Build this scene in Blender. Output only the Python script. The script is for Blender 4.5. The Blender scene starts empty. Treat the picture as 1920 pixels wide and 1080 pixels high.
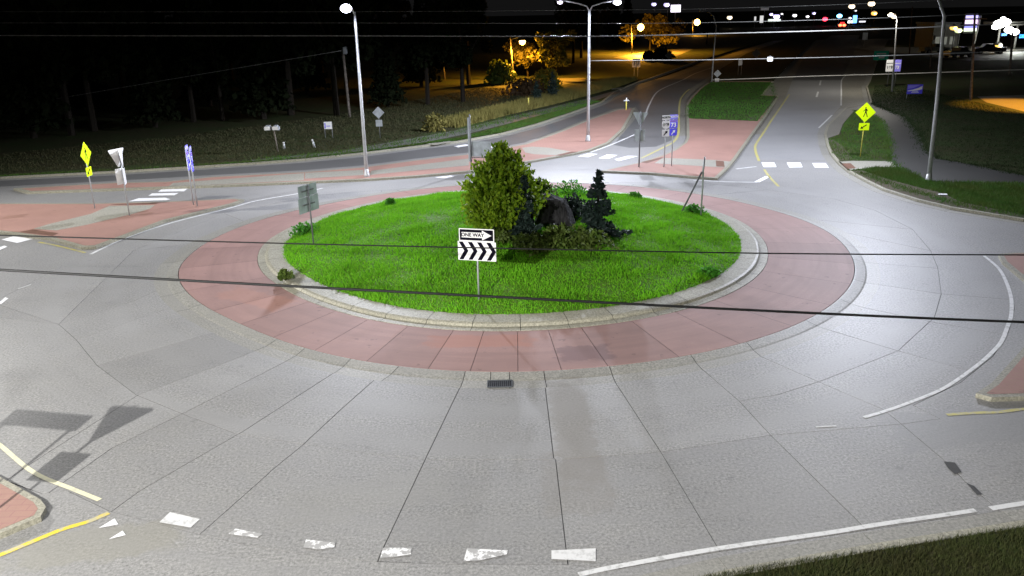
import bpy, bmesh, math, random
import numpy as np
from mathutils import Matrix, Vector
from mathutils.geometry import delaunay_2d_cdt, tessellate_polygon

random.seed(7)
RNG = np.random.default_rng(11)
R = math.radians
scene = bpy.context.scene
COL = scene.collection

# ------------------------------------------------------------------ camera
CAM_H, FOC, PITCH, ROLL = 9.0, 1538.44, 0.323786, -0.0189916
cam_data = bpy.data.cameras.new("camera")
cam_data.sensor_width = 36.0
cam_data.lens = FOC / 1920 * 36.0
cam_data.clip_start, cam_data.clip_end = 0.1, 3000
cam = bpy.data.objects.new("camera", cam_data)
COL.objects.link(cam)
CAM_ROT = Matrix.Rotation(math.pi / 2 - PITCH, 4, 'X') @ Matrix.Rotation(ROLL, 4, 'Z')
cam.matrix_world = Matrix.Translation((0, 0, CAM_H)) @ CAM_ROT
scene.camera = cam

# ------------------------------------------------------------------ night sky and exposure
world = bpy.data.worlds.new("World")
scene.world = world
world.use_nodes = True
world.node_tree.nodes["Background"].inputs[0].default_value = (0.0060, 0.0059, 0.0060, 1)
world.node_tree.nodes["Background"].inputs[1].default_value = 1.0
scene.view_settings.view_transform = 'Standard'
scene.view_settings.look = 'None'
scene.view_settings.exposure = 0.0
scene.view_settings.gamma = 1.0
scene.view_settings.use_curve_mapping = False

COOL = (0.83, 0.87, 1.0)
WHITE = (1.0, 0.985, 0.95)
SODIUM = (1.0, 0.42, 0.03)
P_NORTH = 4600.0
P_SW = 8000.0
P_FILL = 2900.0
P_RIGHT = 8000.0
P_WEST = 5800.0

# ------------------------------------------------------------------ point helpers
def ray(px, py):
    v = Vector(((px - 960.0) / FOC, (540.0 - py) / FOC, -1.0, 0.0))
    return (CAM_ROT @ v).to_3d()

def G(px, py, z=0.0):
    r = ray(px, py)
    t = (z - CAM_H) / r.z
    return (r.x * t, r.y * t)

def GL(pts, z=0.0):
    return [G(x, y, z) for x, y in pts]

def on_ray(px, py, Y):
    r = ray(px, py)
    t = Y / r.y
    return Vector((r.x * t, Y, CAM_H + r.z * t))

# ------------------------------------------------------------------ object helpers
def tag(o, label=None, cat=None, group=None, kind=None):
    if label: o['label'] = label
    if cat: o['category'] = cat
    if group: o['group'] = group
    if kind: o['kind'] = kind
    return o

def thing(name, label, cat, loc=(0, 0, 0), rz=0.0, group=None):
    o = bpy.data.objects.new(name, None)
    COL.objects.link(o)
    o.location = loc
    o.rotation_euler = (0, 0, rz)
    return tag(o, label, cat, group)

def link_mesh(name, me, mat, parent=None):
    o = bpy.data.objects.new(name, me)
    COL.objects.link(o)
    if mat is not None and len(me.materials) == 0:
        me.materials.append(mat)
    if parent is not None:
        o.parent = parent
    return o

def from_bm(name, bm, mat, parent=None, smooth=False):
    me = bpy.data.meshes.new(name)
    bm.to_mesh(me)
    bm.free()
    if smooth:
        me.polygons.foreach_set('use_smooth', [True] * len(me.polygons))
    return link_mesh(name, me, mat, parent)

def tris_mesh(name, verts, faces_per, mat, parent=None):
    """verts: (n*k,3) array, every k consecutive verts make one face"""
    verts = np.asarray(verts, np.float32)
    n = len(verts)
    me = bpy.data.meshes.new(name)
    me.vertices.add(n)
    me.vertices.foreach_set('co', verts.ravel())
    me.loops.add(n)
    me.loops.foreach_set('vertex_index', np.arange(n, dtype=np.int32))
    nf = n // faces_per
    me.polygons.add(nf)
    me.polygons.foreach_set('loop_start', np.arange(0, n, faces_per, dtype=np.int32))
    me.update()
    return link_mesh(name, me, mat, parent)

def bm_box(bm, size, center=(0, 0, 0), mat=None):
    m = Matrix.Translation(center)
    if mat is not None: m = m @ mat
    bmesh.ops.create_cube(bm, size=1.0, matrix=m @ Matrix.Diagonal((*size, 1)))

def bm_tube(bm, pts, radii, seg=8, cap=True):
    """tapered tube through points"""
    pts = [Vector(p) for p in pts]
    if not hasattr(radii, '__len__'): radii = [radii] * len(pts)
    rings = []
    up0 = None
    for i, p in enumerate(pts):
        a = pts[max(i - 1, 0)]; b = pts[min(i + 1, len(pts) - 1)]
        d = (b - a).normalized()
        if up0 is None:
            ref = Vector((0, 0, 1)) if abs(d.z) < 0.9 else Vector((1, 0, 0))
            u = d.cross(ref).normalized()
        else:
            u = (up0 - d * up0.dot(d)).normalized()
        up0 = u
        v = d.cross(u)
        rings.append([bm.verts.new(p + (u * math.cos(2 * math.pi * k / seg) + v * math.sin(2 * math.pi * k / seg)) * radii[i]) for k in range(seg)])
    for r0, r1 in zip(rings, rings[1:]):
        for k in range(seg):
            bm.faces.new((r0[k], r0[(k + 1) % seg], r1[(k + 1) % seg], r1[k]))
    if cap:
        bm.faces.new(list(reversed(rings[0])))
        bm.faces.new(rings[-1])

def tube(name, pts, radii, mat, parent=None, seg=8):
    bm = bmesh.new()
    bm_tube(bm, pts, radii, seg)
    return from_bm(name, bm, mat, parent, smooth=True)

def box(name, size, center, mat, parent=None, bevel=0.0, rot=None):
    bm = bmesh.new()
    bm_box(bm, size, center, rot)
    if bevel: bmesh.ops.bevel(bm, geom=bm.edges[:], offset=bevel, segments=1, affect='EDGES')
    return from_bm(name, bm, mat, parent)

def area2(p):
    return sum(p[i][0] * p[(i + 1) % len(p)][1] - p[(i + 1) % len(p)][0] * p[i][1] for i in range(len(p)))

def ccw(p):
    return list(p) if area2(p) > 0 else list(reversed(p))

def inset(p, d):
    p = ccw(p)
    out = []
    n = len(p)
    for i in range(n):
        a, b, c = Vector(p[i - 1]), Vector(p[i]), Vector(p[(i + 1) % n])
        e0 = (b - a).normalized(); e1 = (c - b).normalized()
        n0 = Vector((-e0.y, e0.x)); n1 = Vector((-e1.y, e1.x))
        m = (n0 + n1)
        if m.length < 1e-4: m = n0
        m.normalize()
        k = d / max(m.dot(n0), 0.45)
        out.append(tuple(b + m * k))
    return out

def prism_bm(bm, pts, z0, z1):
    pts = ccw(pts)
    n = len(pts)
    lo = [bm.verts.new((x, y, z0)) for x, y in pts]
    hi = [bm.verts.new((x, y, z1)) for x, y in pts]
    tri = tessellate_polygon([[Vector((x, y, 0)) for x, y in pts]])
    for t in tri:
        a, b, c = [Vector(pts[i]) for i in t]
        if (b - a).cross(c - a) < 0: t = (t[0], t[2], t[1])
        try: bm.faces.new([hi[i] for i in t])
        except ValueError: pass
    for i in range(n):
        j = (i + 1) % n
        bm.faces.new((lo[i], lo[j], hi[j], hi[i]))

def prism(name, pts, z0, z1, mat, parent=None):
    bm = bmesh.new()
    prism_bm(bm, pts, z0, z1)
    return from_bm(name, bm, mat, parent)

def sheet(name, pts, z, mat, parent=None):
    bm = bmesh.new()
    pts = ccw(pts)
    vs = [bm.verts.new((x, y, z)) for x, y in pts]
    for t in tessellate_polygon([[Vector((x, y, 0)) for x, y in pts]]):
        a, b, c = [Vector(pts[i]) for i in t]
        if (b - a).cross(c - a) < 0: t = (t[0], t[2], t[1])
        try: bm.faces.new([vs[i] for i in t])
        except ValueError: pass
    return from_bm(name, bm, mat, parent)

def smooth_line(pts, n=6):
    """Catmull-Rom through 2D points"""
    P = [Vector(p) for p in pts]
    out = []
    for i in range(len(P) - 1):
        p0 = P[max(i - 1, 0)]; p1 = P[i]; p2 = P[i + 1]; p3 = P[min(i + 2, len(P) - 1)]
        for k in range(n):
            t = k / n
            out.append(0.5 * ((2 * p1) + (p2 - p0) * t + (2 * p0 - 5 * p1 + 4 * p2 - p3) * t * t + (3 * p1 - p0 - 3 * p2 + p3) * t ** 3))
    out.append(P[-1])
    return [tuple(p) for p in out]

def ribbon(name, pts, width, z, mat, parent=None):
    """painted line: a flat strip following a 2D polyline"""
    P = [Vector(p) for p in pts]
    bm = bmesh.new()
    prev = None
    for i, p in enumerate(P):
        d = (P[min(i + 1, len(P) - 1)] - P[max(i - 1, 0)]).normalized()
        nrm = Vector((-d.y, d.x)) * width / 2
        a = bm.verts.new((p.x + nrm.x, p.y + nrm.y, z)); b = bm.verts.new((p.x - nrm.x, p.y - nrm.y, z))
        if prev: bm.faces.new((prev[0], prev[1], b, a))
        prev = (a, b)
    bmesh.ops.recalc_face_normals(bm, faces=bm.faces[:])
    for f in bm.faces:
        if f.normal.z < 0: f.normal_flip()
    return from_bm(name, bm, mat, parent)

# ------------------------------------------------------------------ materials
def new_mat(name, rough=0.6, spec=0.5, metal=0.0):
    m = bpy.data.materials.new(name)
    m.use_nodes = True
    b = m.node_tree.nodes["Principled BSDF"]
    b.inputs['Roughness'].default_value = rough
    b.inputs['Specular IOR Level'].default_value = spec
    b.inputs['Metallic'].default_value = metal
    return m, m.node_tree, b

def N(nt, typ, **kw):
    n = nt.nodes.new(typ)
    for k, v in kw.items(): setattr(n, k, v)
    return n

def mixc(nt, a, b, fac, mode='MIX'):
    n = N(nt, 'ShaderNodeMix', data_type='RGBA', blend_type=mode)
    for s, v in ((n.inputs[6], a), (n.inputs[7], b), (n.inputs[0], fac)):
        if isinstance(v, bpy.types.NodeSocket): nt.links.new(v, s)
        elif isinstance(v, (tuple, list)): s.default_value = (*v, 1)
        else: s.default_value = v
    return n.outputs[2]

def mth(nt, op, a, b=None, c=None, clamp=False):
    n = N(nt, 'ShaderNodeMath', operation=op, use_clamp=clamp)
    for s, v in zip(n.inputs, (a, b, c)):
        if v is None: continue
        if isinstance(v, bpy.types.NodeSocket): nt.links.new(v, s)
        else: s.default_value = v
    return n.outputs[0]

def noise(nt, vec, scale, detail=3, rough=0.6, lo=0.35, hi=0.65):
    n = N(nt, 'ShaderNodeTexNoise')
    n.inputs['Scale'].default_value = scale
    n.inputs['Detail'].default_value = detail
    n.inputs['Roughness'].default_value = rough
    if vec is not None: nt.links.new(vec, n.inputs['Vector'])
    r = N(nt, 'ShaderNodeMapRange')
    r.inputs[1].default_value = lo; r.inputs[2].default_value = hi
    nt.links.new(n.outputs[0], r.inputs[0])
    return r.outputs[0]

def position(nt):
    return N(nt, 'ShaderNodeNewGeometry').outputs['Position']

def bump(nt, b, h, dist=0.01, strength=0.4):
    n = N(nt, 'ShaderNodeBump')
    n.inputs['Distance'].default_value = dist
    n.inputs['Strength'].default_value = strength
    nt.links.new(h, n.inputs['Height'])
    nt.links.new(n.outputs[0], b.inputs['Normal'])

RC = (0.23, 32.84)     # roundabout centre

def stain_mask(nt, pos, px, sx, sy, rot=0.0, soft=0.25, wob=0.35):
    """a noise-edged patch of dirt on the ground around a point"""
    cx, cy = px
    mp = N(nt, 'ShaderNodeMapping', vector_type='TEXTURE')
    mp.inputs['Location'].default_value = (cx, cy, 0)
    mp.inputs['Rotation'].default_value = (0, 0, rot)
    mp.inputs['Scale'].default_value = (sx, sy, 1)
    nt.links.new(pos, mp.inputs['Vector'])
    sep = N(nt, 'ShaderNodeSeparateXYZ'); nt.links.new(mp.outputs[0], sep.inputs[0])
    d = mth(nt, 'MAXIMUM', mth(nt, 'ABSOLUTE', sep.outputs[0]), mth(nt, 'ABSOLUTE', sep.outputs[1]))
    nz = noise(nt, pos, 2.2, 4, 0.65, 0.2, 0.8)
    d = mth(nt, 'ADD', d, mth(nt, 'MULTIPLY', mth(nt, 'SUBTRACT', nz, 0.5), wob * 2))
    r = N(nt, 'ShaderNodeMapRange'); r.inputs[1].default_value = 1.0; r.inputs[2].default_value = 1.0 - soft
    nt.links.new(d, r.inputs[0])
    return r.outputs[0]

def concrete(name, base, dark=0.8, speck=0.75, rough=0.58, spec=0.34, stains=(), polar=True, vary=0.11, warm=0.0, grain=17):
    m, nt, b = new_mat(name, rough, spec)
    pos = position(nt)
    d = tuple(c * dark for c in base)
    big = noise(nt, pos, 0.22, 3)
    col = mixc(nt, d, base, big)
    med = noise(nt, pos, 1.6, 4, 0.7, 0.3, 0.7)
    col = mixc(nt, col, tuple(c * f for c, f in zip(base, (1.12, 1.1, 1.02))), mth(nt, 'MULTIPLY', med, 0.45))
    fine = noise(nt, pos, grain, 2, 0.8, 0.25, 0.75)
    col = mixc(nt, col, tuple(c * (1 - speck) for c in base), mth(nt, 'MULTIPLY', mth(nt, 'SUBTRACT', 1.0, fine), 0.9))
    if polar:     # faint tyre streaks that run round the centre
        v = N(nt, 'ShaderNodeVectorMath', operation='SUBTRACT'); v.inputs[1].default_value = (*RC, 0)
        nt.links.new(pos, v.inputs[0])
        sp = N(nt, 'ShaderNodeSeparateXYZ'); nt.links.new(v.outputs[0], sp.inputs[0])
        ang = mth(nt, 'ARCTAN2', sp.outputs[1], sp.outputs[0])
        ln = N(nt, 'ShaderNodeVectorMath', operation='LENGTH'); nt.links.new(v.outputs[0], ln.inputs[0])
        cb = N(nt, 'ShaderNodeCombineXYZ')
        nt.links.new(mth(nt, 'MULTIPLY', ang, 1.6), cb.inputs[0]); nt.links.new(mth(nt, 'MULTIPLY', ln.outputs['Value'], 2.4), cb.inputs[1])
        for r0 in (15.2, 17.0):
            wp = N(nt, 'ShaderNodeMapRange'); wp.interpolation_type = 'SMOOTHSTEP'; wp.inputs[1].default_value = .55; wp.inputs[2].default_value = .1
            nt.links.new(mth(nt, 'ABSOLUTE', mth(nt, 'SUBTRACT', ln.outputs['Value'], r0)), wp.inputs[0])
            col = mixc(nt, col, tuple(c * .72 for c in base), mth(nt, 'MULTIPLY', mth(nt, 'MULTIPLY', wp.outputs[0], big), .8))
        st = noise(nt, cb.outputs[0], 1.0, 4, 0.6, 0.42, 0.75)
        col = mixc(nt, col, tuple(c * 0.66 for c in base), mth(nt, 'MULTIPLY', st, 0.75))
    sp_ = noise(nt, pos, 2.6, 3, .6, .66, .71)
    col = mixc(nt, col, tuple(c * .45 for c in base), mth(nt, 'MULTIPLY', sp_, .55))
    for (px, sx, sy, rot, c, amt) in stains:
        mk = stain_mask(nt, pos, px, sx, sy, rot)
        col = mixc(nt, col, c, mth(nt, 'MULTIPLY', mk, amt))
    oi = N(nt, 'ShaderNodeObjectInfo')
    rr = N(nt, 'ShaderNodeMapRange'); rr.inputs[3].default_value = 1 - vary; rr.inputs[4].default_value = 1 + vary * 0.6
    nt.links.new(oi.outputs['Random'], rr.inputs[0])
    cc = N(nt, 'ShaderNodeCombineColor')
    for i in range(3): nt.links.new(rr.outputs[0], cc.inputs[i])
    col = mixc(nt, col, cc.outputs[0], 1.0, 'MULTIPLY')
    nt.links.new(col, b.inputs['Base Color'])
    bump(nt, b, mth(nt, 'ADD', fine, med), 0.006, 0.3)
    return m

def plain(name, col, rough=0.5, spec=0.5, metal=0.0, var=0.12, scale=6.0):
    m, nt, b = new_mat(name, rough, spec, metal)
    tc = N(nt, 'ShaderNodeTexCoord')
    nz = noise(nt, tc.outputs['Object'], scale, 3)
    c = mixc(nt, tuple(x * (1 - var) for x in col), tuple(min(x * (1 + var), 1) for x in col), nz)
    nt.links.new(c, b.inputs['Base Color'])
    return m

def emit(name, col, strength):
    m = bpy.data.materials.new(name)
    m.use_nodes = True
    b = m.node_tree.nodes["Principled BSDF"]
    b.inputs['Base Color'].default_value = (*[min(c, .8) for c in col], 1)
    b.inputs['Emission Color'].default_value = (*col, 1)
    b.inputs['Emission Strength'].default_value = strength
    return m

def grass_mat(name, c0, c1, c2, sc=0.6, trans=0.25):
    m, nt, b = new_mat(name, 0.75, 0.12)
    pos = position(nt)
    a = noise(nt, pos, sc, 4, 0.65, 0.3, 0.7)
    f = noise(nt, pos, 9.0, 2, 0.6, 0.3, 0.7)
    col = mixc(nt, c0, c1, a)
    col = mixc(nt, col, c2, mth(nt, 'MULTIPLY', f, 0.55))
    nt.links.new(col, b.inputs['Base Color'])
    if trans:
        t = N(nt, 'ShaderNodeBsdfTranslucent'); nt.links.new(col, t.inputs[0])
        mx = N(nt, 'ShaderNodeMixShader'); mx.inputs[0].default_value = trans
        nt.links.new(b.outputs[0], mx.inputs[1]); nt.links.new(t.outputs[0], mx.inputs[2])
        nt.links.new(mx.outputs[0], nt.nodes['Material Output'].inputs[0])
    else:
        bump(nt, b, f, 0.05, 0.6)
    return m

def paint(name, col, wear=0.35, under=(0.3, 0.3, 0.3), scale=7.0, lo=0.40, hi=0.55):
    """road paint worn through to the concrete in patches"""
    m, nt, b = new_mat(name, 0.6, 0.4)
    pos = position(nt)
    nz = noise(nt, pos, scale, 5, 0.7, lo, hi)
    fac = mth(nt, 'MULTIPLY', mth(nt, 'SUBTRACT', 1.0, nz), wear)
    c = mixc(nt, col, under, fac)
    nt.links.new(c, b.inputs['Base Color'])
    return m

wet = [(G(690, 930), 1.8, .7, .3, (.27, .265, .25), .35), (G(330, 650), 2.2, .9, -.5, (.28, .275, .27), .35), (G(1480, 930), 1.5, 1.0, .6, (.28, .275, .27), .3), (G(180, 1020), 1.6, .6, .2, (.26, .25, .21), .5), (G(1500, 1040), 2.6, .25, .25, (.2, .19, .15), .5),
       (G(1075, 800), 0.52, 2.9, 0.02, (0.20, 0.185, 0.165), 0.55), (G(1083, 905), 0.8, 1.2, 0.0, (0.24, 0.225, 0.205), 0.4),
       (G(1830, 800), 2.2, 0.9, 0.1, (0.22, 0.22, 0.22), 0.6)]
M_CONC = concrete('pavement_concrete', (0.41, 0.405, 0.40), stains=wet)
M_GUTTER = concrete('gutter_concrete', (0.41, 0.40, 0.365), stains=wet[5:6], dark=0.86)
M_KERB = concrete('kerb_concrete', (0.47, 0.45, 0.36), dark=0.82, polar=False, grain=18)
M_WALK = concrete('walkway_concrete', (0.50, 0.485, 0.42), dark=0.9, polar=False)
M_SHOULDER = concrete('shoulder_concrete', (0.36, 0.345, 0.30), dark=0.82, polar=False)
M_ASPH = concrete('asphalt_lane', (0.17, 0.17, 0.172), dark=0.8, polar=False, speck=0.3)
M_ASPH2 = concrete('grey_asphalt', (0.34, 0.34, 0.345), dark=0.86, polar=False, speck=0.3)
M_PATH = concrete('path_asphalt', (0.075, 0.075, 0.072), dark=0.75, polar=False, speck=0.3)
M_APRON = concrete('red_apron_concrete', (0.365, 0.222, 0.2), dark=0.64, rough=0.7, spec=.3,
                   stains=[(G(1095, 662, .1), 0.85, 0.55, 0.1, (0.17, 0.10, 0.10), 0.75), (G(900, 640, .1), 1.6, 0.5, 0.0, (0.42, 0.17, 0.11), 0.4),
                           (G(480, 560, .1), 1.6, 0.6, -0.6, (0.40, 0.2, 0.15), 0.4)], speck=0.2)

M_PATHW = concrete('lit_path_asphalt', (0.19, 0.19, 0.18), dark=0.75, polar=False, speck=0.3)  # path asphalt in a paler colour, standing in for lamp light on the west path
def red_brick(name):
    m = concrete(name, (0.42, 0.25, 0.205), dark=0.62, polar=False, speck=0.18, rough=.75, spec=.3)
    nt = m.node_tree
    b = nt.nodes["Principled BSDF"]
    src = b.inputs['Base Color'].links[0].from_socket
    br = N(nt, 'ShaderNodeTexBrick')
    br.inputs['Scale'].default_value = 1.0
    br.inputs['Brick Width'].default_value = 0.4
    br.inputs['Row Height'].default_value = 0.2
    br.inputs['Mortar Size'].default_value = 0.012
    nt.links.new(position(nt), br.inputs['Vector'])
    c = mixc(nt, src, (0.32, 0.17, 0.155), mth(nt, 'MULTIPLY', br.outputs['Fac'], 0.85))
    nt.links.new(c, b.inputs['Base Color'])
    return m
M_RED = red_brick('stamped_red_concrete')
M_PAD = plain('brown_tactile_pad', (0.16, 0.085, 0.06), 0.7, 0.3)
M_JOINT = plain('joint_sealant', (0.065, 0.065, 0.066), 0.8, 0.2)
M_IRON = plain('cast_iron', (0.07, 0.075, 0.08), 0.6, 0.4, 0.3)
M_GALV = plain('galvanised_steel', (0.42, 0.44, 0.45), 0.45, 0.5, 0.35)
M_POLE = plain('lamp_pole_metal', (0.50, 0.51, 0.52), 0.45, 0.5, 0.3)
M_DPOLE = plain('dull_post_steel', (0.16, 0.165, 0.17), 0.6, 0.4, 0.3)
M_SIGNBACK = plain('sign_back_aluminium', (0.40, 0.43, 0.46), 0.5, 0.5, 0.4, 0.2, 2.0)
M_WSIGN = plain('white_sign_sheet', (0.86, 0.86, 0.86), 0.5, 0.4, 0, 0.02)
M_BLACK = plain('black_print', (0.006, 0.005, 0.012), 0.85, 0.04, 0, 0.1)
M_BLUE = plain('blue_sign_sheet', (0.10, 0.09, 0.85), 0.5, 0.4, 0, 0.05)
M_LBLUE = plain('violet_blue_sheet', (0.30, 0.27, 0.95), 0.5, 0.4, 0, 0.05)
M_YG = plain('yellow_green_sheet', (0.72, 1.0, 0.0), 0.5, 0.4, 0, 0.03)
M_GREENSIGN = plain('green_sign_sheet', (0.02, 0.55, 0.36), 0.5, 0.4, 0, 0.05)
M_YPOST = plain('yellow_marker', (0.70, 0.62, 0.12), 0.5)
M_WOODP = plain('weathered_wood_pole', (0.16, 0.14, 0.12), 0.85, 0.2, 0, 0.3, 4)
M_WIRE = plain('black_cable', (0.008, 0.008, 0.008), 0.7, 0.2)
M_PALEWIRE = plain('pale_cable', (0.16, 0.16, 0.15), 0.5, 0.4)
M_ROCK = None
M_WPAINT = paint('white_road_paint', (0.68, 0.68, 0.68), 0.8, (0.40, 0.40, 0.39), 5.0, 0.36, 0.5)
M_WORN = paint('worn_white_paint', (0.78, 0.78, 0.78), 1.0, (0.37, 0.365, 0.36), 5.0, 0.48, 0.53)
M_FRESH = paint('fresh_white_paint', (0.86, 0.86, 0.88), 0.12)
M_YPAINT = paint('yellow_road_paint', (0.48, 0.43, 0.12), 0.8, (0.38, 0.36, 0.28), 4.0, 0.42, 0.54)
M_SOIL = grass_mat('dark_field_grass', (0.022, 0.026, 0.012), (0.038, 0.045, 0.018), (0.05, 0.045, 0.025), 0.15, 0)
M_TURF = grass_mat('verge_turf', (0.05, 0.045, 0.025), (0.03, 0.07, 0.018), (0.07, 0.055, 0.035), 0.35, 0)
M_MOUND = grass_mat('island_turf', (0.06, 0.17, 0.012), (0.08, 0.24, 0.012), (0.14, 0.17, 0.03), 0.5, 0)
M_GRASS = grass_mat('bright_lawn_blades', (0.07, 0.27, 0.010), (0.16, 0.52, 0.014), (0.27, 0.50, 0.04), 0.45, .35)
M_VGRASS = grass_mat('verge_blades', (0.07, 0.11, 0.02), (0.05, 0.19, 0.03), (0.13, 0.15, 0.04), 0.5)
M_MGRASS = grass_mat('mown_blades', (0.05, 0.12, 0.02), (0.045, 0.19, 0.02), (0.09, 0.15, 0.03), 0.4)
M_WILD = grass_mat('dry_wild_blades', (0.16, 0.17, 0.05), (0.26, 0.24, 0.07), (0.20, 0.14, 0.05), 0.4)
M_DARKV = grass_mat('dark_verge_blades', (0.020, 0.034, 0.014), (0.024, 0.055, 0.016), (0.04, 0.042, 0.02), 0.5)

M_OLIVE = grass_mat('olive_meadow_blades', (0.05, 0.055, 0.025), (0.065, 0.07, 0.03), (0.08, 0.07, 0.04), 0.4)
M_NEARG = grass_mat('brownish_near_blades', (0.035, 0.036, 0.012), (0.045, 0.065, 0.016), (0.07, 0.065, 0.03), 0.8)
# ------------------------------------------------------------------ lamps
def lamp_light(parent, loc, power, col, size=0.25, up=0.004, lo=0.05, cut=0.40, kmax=5.5, fwd=None, back=0.05):
    """street luminaire: bat-wing distribution, nothing much above the horizontal"""
    L = bpy.data.lights.new('luminaire_light', 'POINT')
    L.energy = power
    L.color = col
    L.shadow_soft_size = size
    L.use_nodes = True
    nt = L.node_tree
    em = nt.nodes['Emission']
    tc = N(nt, 'ShaderNodeTexCoord')
    sp = N(nt, 'ShaderNodeSeparateXYZ'); nt.links.new(tc.outputs['Normal'], sp.inputs[0])
    c = mth(nt, 'MULTIPLY', sp.outputs[2], -1.0)
    k = mth(nt, 'MINIMUM', mth(nt, 'POWER', mth(nt, 'MAXIMUM', c, 0.05), -1.6), kmax)
    r = N(nt, 'ShaderNodeMapRange'); r.inputs[1].default_value = lo; r.inputs[2].default_value = cut
    r.interpolation_type = 'SMOOTHSTEP'
    nt.links.new(c, r.inputs[0])
    s = mth(nt, 'MULTIPLY', k, r.outputs[0])
    if fwd is not None:      # the head throws forward; little goes back behind the pole
        f = Vector((fwd[0], fwd[1])).normalized()
        fd = mth(nt, 'ADD', mth(nt, 'MULTIPLY', sp.outputs[0], f.x), mth(nt, 'MULTIPLY', sp.outputs[1], f.y))
        q = N(nt, 'ShaderNodeMapRange'); q.interpolation_type = 'SMOOTHSTEP'
        q.inputs[1].default_value = -0.75; q.inputs[2].default_value = 0.25; q.inputs[3].default_value = back; q.inputs[4].default_value = 1.0
        nt.links.new(fd, q.inputs[0])
        s = mth(nt, 'MULTIPLY', s, q.outputs[0])
    s = mth(nt, 'ADD', s, up)
    nt.links.new(s, em.inputs['Strength'])
    o = bpy.data.objects.new('luminaire_light', L)
    COL.objects.link(o)
    o.location = loc
    if parent: o.parent = parent
    return o

E_COOL = emit('cool_lamp_lens', (0.8, 0.82, 1.0), 30)
E_SOD = emit('sodium_lamp_lens', (1.0, 0.55, 0.12), 18)
E_WHT = emit('white_lit_panel', (0.95, 0.92, 1.0), 3.0)

# ------------------------------------------------------------------ ground
def periodic(tab, sm=9):
    ks = sorted(tab)
    x = np.array([k - 360 for k in ks] + ks + [k + 360 for k in ks]); y = np.array([tab[k] for k in ks] * 3)
    g = np.interp(np.arange(-360, 720, 1.0), x, y)
    ker = np.hanning(2 * sm + 3)[1:-1]; ker /= ker.sum()
    g = np.convolve(g, ker, 'same')
    def f(deg): return float(np.interp((deg + 180) % 360 - 180, np.arange(-360, 720, 1.0), g))
    return f
RA = periodic({-180: 13.05, -165: 13.2, -150: 12.85, -135: 12.55, -124: 12.68, -113: 12.92, -104: 13.08, -93: 13.16, -80: 13.1, -60: 13.06, -40: 13.0, -12: 12.98, 1: 13.03, 12: 12.9, 22: 12.65, 40: 12.4, 65: 12.15, 90: 12.0, 120: 11.85, 140: 12.0, 158: 12.6, 172: 12.95})
RB = periodic({-180: 10.45, -160: 10.25, -146: 10.05, -128: 10.12, -113: 10.32, -100: 10.4, -88: 10.36, -74: 10.28, -60: 10.2, -41: 10.08, -17: 9.95, 0: 10.0, 17: 10.14, 60: 10.2, 120: 10.3, 160: 10.35})
RCo = lambda d: RA(d) + 0.86
def pol(r, deg): return (RC[0] + r * math.cos(R(deg)), RC[1] + r * math.sin(R(deg)))

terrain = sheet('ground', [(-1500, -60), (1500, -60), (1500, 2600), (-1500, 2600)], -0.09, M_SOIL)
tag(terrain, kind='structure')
road = sheet('road', [(-60, 2), (70, 2), (70, 61.95), (-60, 61.95)], -0.010, M_JOINT)
tag(road, kind='structure')

# raised areas (traced along their kerbs)
ISL_N = [(1125, 320), (1217, 324), (1300, 331), (1345, 334), (1367, 313), (1380, 297), (1413, 250), (1437, 217), (1460, 179), (1428, 178), (1450, 152), (1330, 152), (1312, 165), (1295, 182), (1287, 195), (1288, 257), (1283, 267), (1263, 281), (1243, 290), (1200, 304)]
ISL_C = [(25, 353), (215, 342), (312, 340), (400, 331), (572, 322), (681, 313), (780, 300), (879, 289), (984, 270), (1051, 246), (1101, 225), (1155, 206), (1175, 203), (1190, 203), (1185, 215), (1170, 242), (1143, 267), (1107, 281), (1080, 287), (1001, 301), (879, 321), (780, 330), (686, 336), (572, 341), (400, 348), (312, 351), (200, 355), (50, 360)]
ISL_W = [(-60, 383), (0, 381), (175, 381), (300, 378), (440, 372), (458, 374), (440, 381), (310, 413), (207, 452), (180, 462), (152, 463), (95, 447), (30, 438), (-60, 428)]
ISL_SW = [(0, 894), (76, 936), (86, 950), (76, 968), (0, 1000), (-150, 1060), (-420, 1130), (-380, 790), (-100, 843)]
ISL_E = [(1872, 476), (1880, 490), (1920, 523), (1942, 560), (1948, 600), (1940, 625), (1920, 651), (1859, 718), (1830, 737), (1860, 745), (1920, 743), (2150, 732), (2350, 600), (2200, 474), (1900, 473)]
KT = 0.12
def world_poly(p, z=KT): return GL(p, z)
NW_EDGE = [(-420, 362), (-200, 347), (0, 332), (240, 320), (480, 305), (572, 298), (676, 287), (790, 273), (859, 265), (942, 250), (1009, 232), (1072, 211), (1130, 190), (1153, 172), (1175, 162), (1197, 153), (1220, 146), (1270, 128), (1308, 114), (1345, 103), (1400, 86), (1450, 74)]
NE_EDGE = [(2600, 500), (2250, 462), (2100, 440), (1920, 411), (1785, 389), (1720, 374), (1656, 354), (1623, 338), (1590, 320), (1570, 303), (1557, 287), (1550, 270), (1546, 250), (1550, 236), (1585, 202), (1632, 192), (1624, 162), (1630, 152), (1642, 120), (1655, 95), (1665, 75)]
SE_EDGE = [(1000, 1180), (1190, 1112), (1374, 1068), (1651, 1019), (1920, 977), (2100, 955), (2400, 930)]
nw = world_poly(NW_EDGE) + [(20, 420), (-420, 420), (-420, 40), (-60, 46)]
ne = world_poly(NE_EDGE) + [(200, 300), (420, 300), (420, 20)]
se = world_poly(SE_EDGE) + [(40, 10), (40, -20), (-4, -20), (-4, 4)]
isl = {k: world_poly(v) for k, v in (('N', ISL_N), ('C', ISL_C), ('W', ISL_W), ('SW', ISL_SW), ('E', ISL_E))}

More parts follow.
